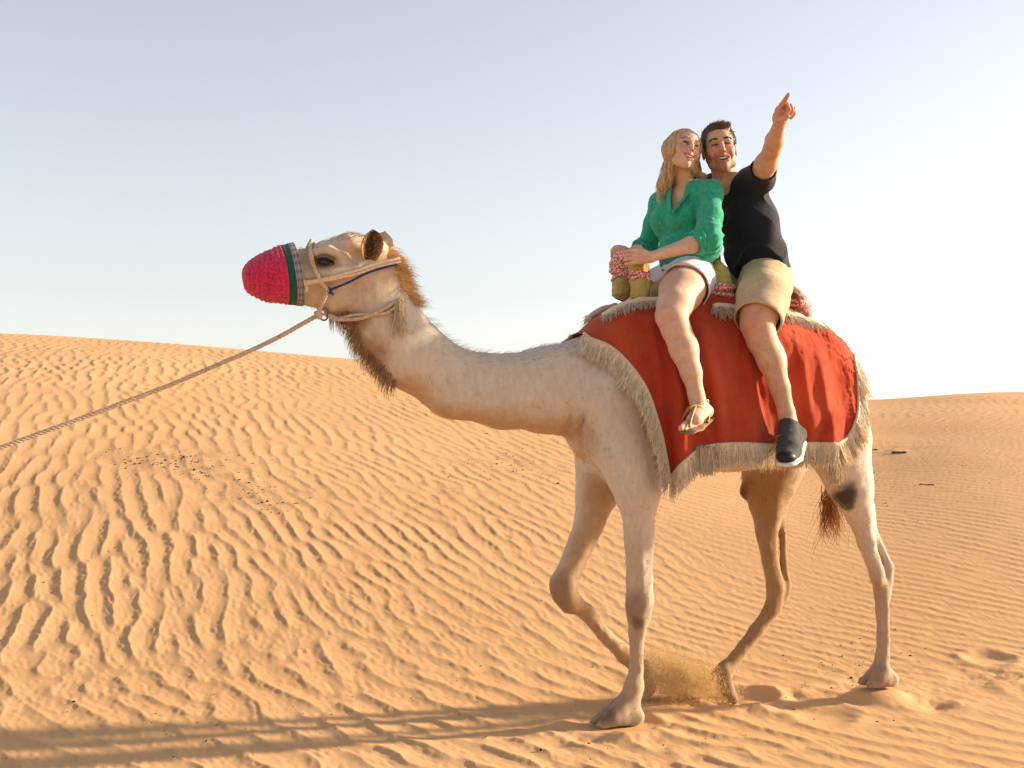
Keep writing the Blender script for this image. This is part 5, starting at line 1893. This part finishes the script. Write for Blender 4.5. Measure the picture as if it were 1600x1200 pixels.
# ------------------------------------------------------------------ man behind
def build_man():
    base_p = P(1190, 465, 0)[0]
    root = empty("person", base_p)
    tag(root, "person in black t-shirt and khaki shorts riding behind and pointing upwards", "person")
    hc = P(1124, 234, .07)[0]
    hd = Head(hc, head_axes(-3, 4, -7), 1.0, False)
    sh_n = P(1187, 278, .195)[0]; sh_f = P(1116, 294, -.18)[0]
    ch_e = sh_n - sh_f; ch_e[2] *= .4; ch_e /= np.linalg.norm(ch_e)
    fr = np.cross(np.array([0, 0, 1.0]), ch_e); fr[2] = 0; fr /= np.linalg.norm(fr)
    if fr[0] < 0: fr = -fr
    pel = P(1192, 440, 0)[0]; wai = P(1182, 402, .01)[0]; rib = P(1168, 350, .02)[0]; upc = P(1154, 306, .02)[0]
    el = P(1207, 232, .43)[0]; wr = P(1218, 193, .62)[0]
    el_f = P(1108, 370, -.27)[0]; wr_f = P(1108, 418, -.13)[0]
    LEG = [leg(1196, 445, .10, 38, clear=-.08), leg(1192, 466, .23, 36, clear=-.03), leg(1187, 488, .33, 30), leg(1183, 507, .37, 25.5), leg(1190, 530, .39, 23), leg(1205, 564, .41, 21), leg(1219, 606, .43, 14.8), leg(1229, 645, .44, 12.5), leg(1232, 660, .44, 13)]
    ank = LEG[-1][0]; fv = ank[1]
    heel = P(1243, 683, fv)[0]; ball = P(1233, 704, fv + .14)[0]; toe = P(1228, 713, fv + .20)[0]
    mir = np.array([1, -1, 1.0])
    def torso(F, g=0.0):
        F.chain([(pel, .124 + g, 1.30), (wai, .110 + g, 1.30)], .03)
        F.chain([(wai, .110 + g, 1.30), (rib, .118 + g, 1.32), (upc, .098 + g, 1.50)], .03, ch_e)
        for s, p in ((1, sh_n), (-1, sh_f)):
            F.cone(upc + (p - upc) * .3 + [0, 0, .02], p, .074 + g, .062 + g, .03)
            F.ell(rib + ch_e * s * .075 + fr * .055 + [0, 0, .05], (.066 + g, .066 + g, .056 + g), None, .04)
    def body(F):
        torso(F)
        F.chain([(upc + [0, 0, .03], .070), (P(1134, 284, .02)[0], .056), (hd.w(0, -.05, -.028), .054)], .016)
        hd.solid(F)
        F.chain([(sh_n, .060), (sh_n * .5 + el * .5, .048), (el, .039)], .02)
        F.ell(sh_n * .45 + el * .55 + [0, 0, -.010], (.044, .055, .040), None, .03)
        F.chain([(el, .039), (el + (wr - el) * .32, .041), (wr, .026)], .02)
        F.chain([(sh_f, .062), (sh_f * .5 + el_f * .5, .052), (el_f, .043), (el_f * .6 + wr_f * .4, .042), (wr_f, .028)], .02)
        # far hand closed on the middle post
        F.ell(P(1116, 424, -.12)[0], (.036, .030, .038), None, .015)
        digits(F, [[P(1114, 416 + 5 * i, -.145)[0], P(1122, 417 + 5 * i, -.150)[0], P(1127, 418 + 5 * i, -.125)[0], P(1124, 419 + 5 * i, -.095)[0]] for i in range(4)], .0098, .003)
        digits(F, [[P(1112, 418, -.09)[0], P(1119, 412, -.08)[0], P(1126, 411, -.085)[0]]], .011, .005)
        # pointing hand
        pe = np.array([.55, -.2, .0])
        F.chain([(wr, .029, .8), (P(1219, 185, .65)[0], .034, .75), (P(1222, 176, .675)[0], .036, .70)], .012, (0, 1, 0))
        digits(F, [[P(1217, 173, .685)[0], P(1221, 164, .71)[0], P(1227, 155.5, .735)[0], P(1232, 147.5, .755)[0]]], .0112, .004)
        digits(F, [[P(1225, 172, .680)[0], P(1229.5, 163, .715)[0], P(1232.5, 170, .735)[0], P(1229, 179, .715)[0]],
                   [P(1230, 174, .668)[0], P(1235.5, 165.5, .695)[0], P(1238, 173, .715)[0], P(1233, 181.5, .70)[0]],
                   [P(1233, 177, .655)[0], P(1240.5, 169.5, .675)[0], P(1241.5, 177, .69)[0], P(1236, 184, .68)[0]]], .0108, .003)
        digits(F, [[P(1214, 188, .655)[0], P(1219, 186, .700)[0], P(1225, 184.5, .730)[0], P(1231, 182, .738)[0]]], .0122, .005)
        for m in (np.ones(3), mir):
            F.chain([(p * m, r) for p, r, w in LEG], .02)
            F.ell((LEG[3][0] + [.030, .014, .004]) * m, (.040, .040, .042), None, .03)
            F.ell((LEG[5][0] + [-.024, 0, .0]) * m, (.044, .038, .085), None, .03)
            F.chain([(ank * m, .036), (heel * m, .034)], .015)
            F.chain([(heel * m, .034, .9), (ball * m, .040, .7), (toe * m, .030, .6)], .02, (.2, 0, 1))
            F.chain([((ank + [.01, .01, 0]) * m, .034), (ball * m, .030)], .02)
    lo = np.array([min(pel[0], ank[0], toe[0]) - .2, -fv - .32, min(ank[2], toe[2]) - .1]); hi = np.array([max(LEG[3][0][0], hc[0], toe[0]) + .2, max(fv + .32, .84), P(1232, 140, .755)[0][2] + .04])
    hb = pbox([wr, P(1245, 147, .755)[0], P(1210, 190, .60)[0], P(1228, 150, .755)[0]], .03)
    V, Q = multi_mesh(body, lo, hi, .0080, [(hc - [.11, .11, .14], hc + .11, .0026), (hb[0], hb[1], .0028)])
    C = np.tile((.56, .335, .22), (len(V), 1)) * (1 + .06 * vnoise(V, 18.0)[:, None])
    for c, r, st in ((LEG[3][0] + [.05, .03, 0], .06, .5), (el, .06, .25), (wr + (wr - el) * .5, .10, .45), (P(1232, 147.5, .755)[0], .05, .6), (heel, .05, .4)):
        w_ = np.exp(-(np.linalg.norm(V - c, axis=1) / r) ** 2)[:, None] * st
        C = C * (1 - w_) + w_ * np.array((.56, .21, .13))
    # hair on the shins darkens them a little
    shin = ((V[:, 2] < LEG[3][0][2] - .06) & (V[:, 2] > ank[2] + .05)).astype(float)[:, None] * sstep(.15, .5, vnoise(V * [1, 1, .4], 260.0))[:, None]
    C = C * (1 - .10 * shin)
    C = paint_face(C, V, hd, (.42, .13, .10), (.54, .20, .13), (.21, .105, .06))
    part("body", V, Q, SKIN_M, root, cols=np.clip(C, .01, 1))
    face_parts(hd, root, (.05, .07, .08), "brown", SKIN_LID_M, 220, .55)
    # --- black t-shirt
    bm, nt, b = new_mat("black_jersey")
    co = objco(nt)
    c = ramp(nt, noise(nt, 30, 4, .6, co), [(.3, (.0065, .0078, .015)), (.7, (.010, .012, .022))]).outputs[0]
    nt.links.new(c, b.inputs["Base Color"]); b.inputs["Roughness"].default_value = .88; b.inputs["Specular IOR Level"].default_value = .2
    b.inputs["Sheen Weight"].default_value = .12
    bump(nt, b, noise(nt, 300, 3, .6, co), .3, .002)
    F = Field(np.array([pel[0] - .28, -.42, pel[2] - .08]), np.array([rib[0] + .32, .46, sh_n[2] + .16]), .0064)
    torso(F, .012)
    F.chain([(pel + [.0, 0, .02], .138, 1.30), (wai, .122, 1.30)], .03)
    da = (el - sh_n) / np.linalg.norm(el - sh_n)
    F.chain([(sh_n, .070), (sh_n + da * .075, .064)], .02)
    df = (el_f - sh_f) / np.linalg.norm(el_f - sh_f)
    F.chain([(sh_f, .074), (sh_f + df * .17, .066)], .02)
    F.cone(sh_n + da * .20, sh_n + da * .30, .13, .14, .004, op='cut')
    F.cone(sh_n + da * .05, sh_n + da * .22, .054, .058, .004, op='cut')
    F.cone(sh_f + df * .30, sh_f + df * .40, .13, .14, .004, op='cut')
    nk = P(1135, 284, .03)[0]
    F.cone(nk + [0, 0, .05], nk + [0, 0, -.004], .085, .066, .004, op='cut')
    F.cone(nk + fr * .03, P(1128, 300, .11)[0] + fr * .03 + [0, 0, -.02], .062, .006, .004, 2.0, 2.0, fr, 'cut')
    F.half(pel + [0, 0, .035], (-.25, 0, -1))
    def wrk(V):
        a = .0025 * vnoise(V * [1, 1, .6], 20.0) + .0006 * vnoise(V, 60.0)
        low = sstep(rib[2] + .05, pel[2] + .05, V[:, 2])
        a = a + .012 * low * crease(V @ np.array([13, 8, 24.0]) + 2.2 * vnoise(V, 6.0))
        a = a + .005 * np.exp(-(np.linalg.norm(V - (sh_n + [0, 0, -.10]), axis=1) / .12) ** 2) * crease(V @ np.array([22, 22, -28.0]) + 2 * vnoise(V, 7.0))
        return a
    V2, Q2 = cloth(F, wrk)
    part("t_shirt", V2, Q2, bm, root)
    # --- khaki shorts
    km = plain("khaki_cotton", (.48, .355, .225), .85, 60, .12, .4, .003, .15)
    F = Field(np.array([pel[0] - .3, -.52, LEG[3][0][2] - .08]), np.array([LEG[3][0][0] + .2, .52, pel[2] + .17]), .0074)
    F.chain([(pel, .136, 1.30), (wai + [0, 0, -.02], .114, 1.30)], .03)
    d = LEG[3][0] - LEG[1][0]; d /= np.linalg.norm(d)
    for m in (np.ones(3), mir):
        F.chain([(LEG[0][0] * m, LEG[0][1] + .014), (LEG[1][0] * m, LEG[1][1] + .012), ((LEG[2][0] + d * .03) * m, LEG[2][1] + .026)], .03)
    for m in (np.ones(3), mir):
        e = (LEG[2][0] + d * .005) * m
        F.cone(e + d * m * .14, e + d * m * .20, .14, .16, .004, op='cut')
        F.cone(LEG[1][0] * m + d * m * .03, e + d * m * .10, LEG[1][1] + .002, LEG[2][1] + .009, .004, op='cut')
    F.half(wai + [0, 0, -.015], (0.1, 0, 1))
    V3, Q3 = cloth(F, lambda V: .003 * vnoise(V * [1, 1, .8], 16.0) + .0006 * vnoise(V, 55.0) + .0060 * crease(V @ np.array([14, 22, 28.0]) + 2 * vnoise(V, 7.0)) * np.exp(-(np.linalg.norm(V - LEG[0][0] - [.05, .03, 0], axis=1) / .13) ** 2))
    part("shorts", V3, Q3, km, root)
    # --- shoes
    canvas = plain("charcoal_canvas", (.052, .052, .045), .85, 90, .3, .5, .003)
    toecap = plain("black_toecap", (.008, .009, .012), .45, 60, .2, .1)
    rubber = plain("white_rubber", (.62, .56, .52), .55, 60, .12, .1)
    lace = plain("shoe_lace", (.16, .16, .15), .8, 60, .2, .2)
    for m in (np.ones(3), mir):
        pts = np.stack([heel, ball, toe, ank]) * m
        F = Field(pts.min(0) - .12, pts.max(0) + .12, .0035)
        up_ = np.array([.15, .28 * m[1], 1.0])
        F.chain([((ank + [0, .012, -.004]) * m, .047, 1), ((heel + [0, 0, .012]) * m, .046, .95)], .02)
        F.chain([((heel + [0, 0, .01]) * m, .046, .95), (ball * m, .052, .82), (toe * m, .044, .72)], .02, up_)
        F.chain([((ank + [.014, .028, .008]) * m, .044), ((ball + [0, -.01, .012]) * m, .044)], .02)
        F.cone((ank + [0, 0, .02]) * m, (ank + [-.006, -.006, .09]) * m, .040, .046, .004, op='cut')
        F.half((ank + [0, 0, -.012]) * m, (-.35, -.25 * m[1], 1))
        v, q = F.mesh(2)
        v = v + normals(v, q) * (.0022 * vnoise(v, 50.0))[:, None]
        s_ = part("shoe", v, q, canvas, root)
        F = Field(pts.min(0) - .12, pts.max(0) + .12, .0035)
        o = np.array([-.004, -.004 * m[1], -.040])
        F.chain([((heel + [-.004, -.004, -.026]) * m, .050, .34), ((ball + [-.004, .0, -.034]) * m, .057, .28), ((toe + [-.002, .004, -.026]) * m, .049, .28)], .008, up_)
        v, q = F.mesh(1)
        part("rubber_sole", v, q, rubber, s_)
        F = Field(toe * m - .09, toe * m + .09, .0035)
        F.ell((toe + [.006, .012, -.004]) * m, (.044, .038, .030), None, .01)
        v, q = F.mesh(1)
        part("toe_cap", v, q, toecap, s_)
        A = lambda px, py, dv: P(px, py, fv + dv)[0] * m
        for pl in ([A(1224, 684, .090), A(1232, 682, .098), A(1241, 683, .085)], [A(1223, 690, .105), A(1232, 688, .115), A(1242, 690, .10)], [A(1225, 678, .075), A(1233, 676, .083), A(1240, 677, .07)],
                   [A(1228, 682, .100), A(1220, 680, .105), A(1213, 683, .10), A(1216, 689, .095), A(1228, 683, .105)],
                   [A(1229, 682, .100), A(1238, 684, .112), A(1243, 693, .11), A(1236, 696, .125), A(1229, 684, .105)],
                   [A(1226, 682, .10), A(1214, 690, .09), A(1207, 700, .06), A(1201, 707, .045)]):
            v, q, t = tube(spline(pl, 20), .0028, 6)
            part("lace", v, [q, t], lace, s_)
    # --- short brown hair
    hm, _, _ = vcol("brown_hair", .5, 70, .2, 0, .001, .4)
    F = Field(hc - .2, hc + .2, .0042)
    w = hd.w; M = hd.M
    F.ell(w(0, .044, -.022), np.array((.0815, .085, .102)), M, .01)
    F.ell(w(.004, .100, .036), np.array((.056, .020, .042)), M, .015)
    F.ell(w(0, -.030, .074), np.array((.0755, .112, .088)), M, .006, 'cut')
    F.half(w(0, -.035, -.05), -M[1] + M[2] * -.25)
    V4, Q4 = F.mesh(2)
    nn = normals(V4, Q4)
    V4 = V4 + nn * (.003 * vnoise(V4, 60.0) + .002 * vnoise(V4, 130.0))[:, None]
    hair = part("hair", V4, Q4, hm, root, cols=np.clip(np.array((.085, .045, .024)) * (1 + .3 * vnoise(V4, 60.0)[:, None]), .01, 1))
    def dirf(p, s, off):
        l = hd.loc(p)
        topm = sstep(.06, .10, l[:, 1:2])
        return (M[2] * .55 + M[1] * .35 + M[0] * .35) * topm + (1 - topm) * (-M[1] * .8 - M[2] * .35) + off * .22
    v, q, c = surface_hair(V4, Q4, 3000, 3, .0060, dirf, .32, .0009, lambda r, n, C: np.where(r.random((n, 1)) < .25, (.19, .10, .05), (.085, .042, .022)) * r.uniform(.6, 1.4, (n, 1)), None, .001, 8)
    part("hair_strands", v, q, hm, hair, cols=c, kind="stuff")
build_man()
# ================================================================== kicked-up sand, litter on the dune
def build_small():
    # the puff of sand thrown by the forefoot as it lifts
    lo = np.minimum(P(1000, 1100, .05)[0], P(1160, 1100, -.30)[0]) - .05
    hi = np.maximum(P(1010, 1005, .05)[0], P(1160, 1005, -.30)[0]) + .05
    F = Field(lo, hi, .008)
    v0 = -.12
    F.chain([nd(1022, 1046, v0, 24, 1.3), nd(1046, 1054, v0, 30, 1.4), nd(1085, 1066, v0, 25, 1.5), nd(1122, 1081, v0, 12, 1.4), nd(1156, 1092, v0, 4, 1.2)], .03)
    F.chain([nd(1030, 1032, v0, 13, 1.2), nd(1060, 1040, v0, 9, 1.2)], .02)
    V, Q = F.mesh(1)
    Nn = normals(V, Q)
    V = V + Nn * (.012 * vnoise(V * [.6, 1, 1], 18.0) + .006 * vnoise(V, 45.0))[:, None]
    m = bpy.data.materials.new("flying_sand")
    m.use_nodes = True
    nt = m.node_tree
    nt.nodes.remove(nt.nodes["Principled BSDF"])
    pv = N(nt, "ShaderNodeVolumePrincipled")
    pv.inputs["Color"].default_value = (1.0, .76, .44, 1)
    pv.inputs["Anisotropy"].default_value = .45
    co = objco(nt, (1.0, 1.6, 2.2), (0, -.45, 0))
    f1 = noise(nt, 9.0, 5, .65, co)
    r = ramp(nt, f1, [(.34, (0, 0, 0)), (.70, (1, 1, 1))])
    mu = N(nt, "ShaderNodeMath", operation='MULTIPLY')
    mu.inputs[1].default_value = 3.5
    nt.links.new(r.outputs[0], mu.inputs[0])
    nt.links.new(mu.outputs[0], pv.inputs["Density"])
    nt.links.new(pv.outputs[0], nt.nodes["Material Output"].inputs["Volume"])
    base = P(1085, 1094, v0)[0]
    root = empty("sand_spray", base)
    tag(root, "golden puff of sand kicked up behind the camel's lifted forefoot", "sand spray")
    part("dust", V, Q, m, root, kind="stuff")
    # single grains flying with it
    n = 46000
    i = rng.integers(0, len(V), n)
    c = V.mean(0)
    p = V[i] + (c - V[i]) * rng.random((n, 1)) ** 1.6 * .9 + rng.normal(0, .006, (n, 3))
    out = rng.random((n, 1)) < .30
    p = np.where(out, V[i] + Nn[i] * np.abs(rng.normal(0, .034, (n, 1))) + rng.normal(0, .012, (n, 3)), p)
    p[:, 2] = np.maximum(p[:, 2], P(1085, 1096, v0)[0][2])
    s = rng.uniform(.0009, .0026, (n, 1))
    tet = np.array([(1, 1, 1), (1, -1, -1), (-1, 1, -1), (-1, -1, 1)]) * .6
    GV = (p[:, None] + tet[None] * s[:, None]).reshape(-1, 3)
    a = np.arange(n)[:, None] * 4
    T = np.concatenate([a + np.array(t)[None] for t in ((0, 1, 2), (0, 3, 1), (0, 2, 3), (1, 3, 2))])
    gm = plain("sand_grain", (.86, .55, .25), .9, 200, .3, 0)
    part("grains", GV, T, gm, root, smooth=False, kind="stuff")
    # dark crumbs, droppings and bits of straw lying on the slope
    bag = Bag()
    oct_v = np.array([(1, 0, 0), (-1, 0, 0), (0, 1, 0), (0, -1, 0), (0, 0, 1), (0, 0, -1.0)])
    oct_t = np.array([(0, 2, 4), (2, 1, 4), (1, 3, 4), (3, 0, 4), (2, 0, 5), (1, 2, 5), (3, 1, 5), (0, 3, 5)])
    spots = [(195, 715, 40, 10, 26), (250, 718, 50, 12, 40), (310, 735, 30, 16, 30), (390, 765, 40, 16, 36), (440, 790, 45, 14, 22), (365, 720, 60, 20, 18), (790, 722, 70, 30, 40), (840, 745, 50, 20, 16),
             (1300, 1050, 80, 30, 26), (1380, 1010, 90, 40, 24), (1250, 1110, 120, 40, 18), (700, 1100, 300, 70, 26), (250, 1130, 200, 50, 22), (1000, 1160, 300, 40, 16), (500, 900, 400, 120, 20), (1400, 760, 120, 60, 14), (120, 980, 100, 80, 8)]
    r = np.random.default_rng(77)
    for (cx, cy, sx, sy, k) in spots:
        for _ in range(k):
            x = cx + r.normal() * sx * .6; y = cy + r.normal() * sy * .6
            if not (10 < x < 1590 and 660 < y < 1190): continue
            q = on_dune(x, y)
            w = ground(np.array([q[0]]), np.array([q[1]]))
            sz = r.uniform(.0025, .0068) * (1.25 if y < 800 else .75)
            if r.random() < .25: sz *= 1.5
            sc = np.array([r.uniform(.8, 1.9), r.uniform(.7, 1.3), r.uniform(.5, .9)]) * sz
            th = r.uniform(0, 6.3)
            M = np.array([[math.cos(th), -math.sin(th), 0], [math.sin(th), math.cos(th), 0], [0, 0, 1]])
            v = (oct_v * (1 + .25 * r.normal(size=(6, 1)))) * sc @ M.T + [q[0], q[1], w[0] + sc[2] * .4]
            col = np.array((.055, .035, .025)) * r.uniform(.5, 1.8) if r.random() < .85 else np.array((.45, .25, .06))
            bag.add(v, None, oct_t, col)
    V, F_, C = bag.get()
    cm, _, _ = vcol("dark_crumbs", .9, 120, .3, .3, .002)
    me = make_mesh("scattered_crumbs", V, F_, cm, False, C)
    o = link(bpy.data.objects.new("scattered_crumbs", me))
    tag(o, "dark crumbs and droppings scattered over the rippled sand", "debris", kind="stuff")
    # three half-buried sticks
    bark = plain("dry_bark", (.13, .075, .045), .9, 60, .35, .6, .004)
    for (x0, y0, x1, y1, rr, lab) in ((1396, 704, 1416, 714, .013, "thick dark stick half buried in sand beyond the camel's rump"),
                                      (1354, 701, 1370, 709, .010, "short brown stick lying on sand close behind the camel's hind leg"),
                                      (1438, 754, 1458, 762, .006, "thin pale brown twig on the ripples below the thick dark stick")):
        a = on_dune((x0 + x1) / 2, (y0 + y1) / 2)
        wid = (x1 - x0) / FPX * a[1]
        k = np.linspace(-.5, .5, 9)[:, None]
        pts = a + np.array([1.0, -.55, 0]) * wid * k
        pts[:, 2] = [float(ground(np.array([p[0]]), np.array([p[1]]))[0]) + rr * .25 for p in pts]
        pts = pts + r.normal(0, rr * .25, pts.shape)
        v, q, t = tube(pts, rr * (1 - .4 * k[:, 0]) * (1 + .2 * r.normal(size=9)), 7)
        c = pts[0]
        me = make_mesh("stick", v - c, [q, t], bark)
        o = bpy.data.objects.new("stick", me); o.location = c
        link(o)
        tag(o, lab, "stick", "sticks on the far slope")
build_small()
def build_sand():
    # rows spaced so that each is about as tall in the picture as the next
    ys = np.linspace(3.0, 34.0, 20000)
    rows = 680 + FPX * (CAM_H - dune(-0.12 * ys, ys)) / ys
    dens = (np.maximum(np.abs(np.gradient(rows, ys)), 9.0) + 6.0) * np.where((ys < 4.75) | (ys > 26.5), .25, 1.0)
    cum = np.cumsum(dens); cum /= cum[-1]
    NR, NCOL = 610, 930
    Y = np.interp(np.linspace(0, 1, NR), cum, ys)
    A = np.interp(np.linspace(0, 1, NCOL), [0, .045, .955, 1], [-.56, -.425, .425, .56])
    yy = np.repeat(Y[:, None], NCOL, 1)
    xx = A[None] * np.maximum(yy, 0.1)
    zz = ground(xx, yy)
    # the border dips under the outer sheet
    V = np.stack([xx, yy, zz], -1).reshape(-1, 3)
    i = np.arange(NR - 1)[:, None]; j = np.arange(NCOL - 1)[None]
    a = i * NCOL + j
    Q = np.stack([a, a + 1, a + NCOL + 1, a + NCOL], -1).reshape(-1, 4)
    m, nt, b = new_mat("rippled_sand")
    tc = N(nt, "ShaderNodeTexCoord")
    f1 = noise(nt, 0.35, 4, 0.6, tc.outputs["Object"])
    f2 = noise(nt, 900.0, 2, 0.7, tc.outputs["Object"])
    f3 = noise(nt, 9.0, 5, 0.65, tc.outputs["Object"])
    c1 = ramp(nt, f1, [(0.3, (0.61, 0.352, 0.165)), (0.7, (0.64, 0.388, 0.198))]).outputs[0]
    c2 = ramp(nt, f2, [(0.25, (0.70, 0.68, 0.66)), (0.6, (1.06, 1.05, 1.03))]).outputs[0]
    c3 = ramp(nt, f3, [(0.25, (0.93, 0.93, 0.95)), (0.75, (1.04, 1.03, 1.01))]).outputs[0]
    c = mixc(nt, mixc(nt, c1, c2, 1.0, 'MULTIPLY'), c3, 1.0, 'MULTIPLY')
    # grey grit lies where the ripples are broken
    at = N(nt, "ShaderNodeAttribute", attribute_name="grit")
    f4 = noise(nt, 55.0, 4, 0.8, tc.outputs["Object"])
    g = N(nt, "ShaderNodeMath", operation='MULTIPLY')
    gr = ramp(nt, f4, [(0.46, (0, 0, 0)), (0.66, (1, 1, 1))])
    nt.links.new(at.outputs["Fac"], g.inputs[0]); nt.links.new(gr.outputs[0], g.inputs[1])
    c = mixc(nt, c, (0.30, 0.20, 0.12), g.outputs[0])
    nt.links.new(c, b.inputs["Base Color"])
    b.inputs["Roughness"].default_value = 0.95
    b.inputs["Specular IOR Level"].default_value = 0.12
    co = objco(nt, (40, 9, 9), (0, 0, 0.5))
    s1 = noise(nt, 3.0, 4, 0.7, co)
    n1 = bump(nt, b, s1, 0.22, 0.004)
    bump(nt, b, f2, 0.30, 0.0015, n1)
    me = make_mesh("sand", V, Q, m)
    at = me.attributes.new("grit", 'FLOAT', 'POINT')
    at.data.foreach_set("value", (trample(V[:, 0], V[:, 1]) ** 1.3).astype(np.float32))
    o = bpy.data.objects.new("sand", me)
    link(o)
    tag(o, kind="structure")
    # the wide sheet to the horizon, below the near one where they overlap
    gx = np.concatenate([-np.geomspace(1500, 24, 24), np.linspace(-22, 22, 60), np.geomspace(24, 1500, 24)])
    gy = np.concatenate([-np.geomspace(1500, 26, 24), np.linspace(-24, 60, 110), np.geomspace(63, 1500, 24)])
    X, Yg = np.meshgrid(gx, gy, indexing='ij')
    Z = dune(X, Yg)
    inside = sstep(2.6, 3.4, Yg) * (1 - sstep(32, 33.6, Yg)) * (1 - sstep(.50, .548, np.abs(X) / np.maximum(Yg, .1)))
    Z = Z + 0.006 - 0.35 * inside
    V2 = np.stack([X, Yg, Z], -1).reshape(-1, 3)
    ny = len(gy)
    i = np.arange(len(gx) - 1)[:, None]; j = np.arange(ny - 1)[None]
    a = i * ny + j
    Q2 = np.stack([a, a + ny, a + ny + 1, a + 1], -1).reshape(-1, 4)
    me2 = make_mesh("desert_ground", V2, Q2, m)
    o2 = bpy.data.objects.new("desert_ground", me2)
    link(o2)
    tag(o2, kind="structure")

build_sand()
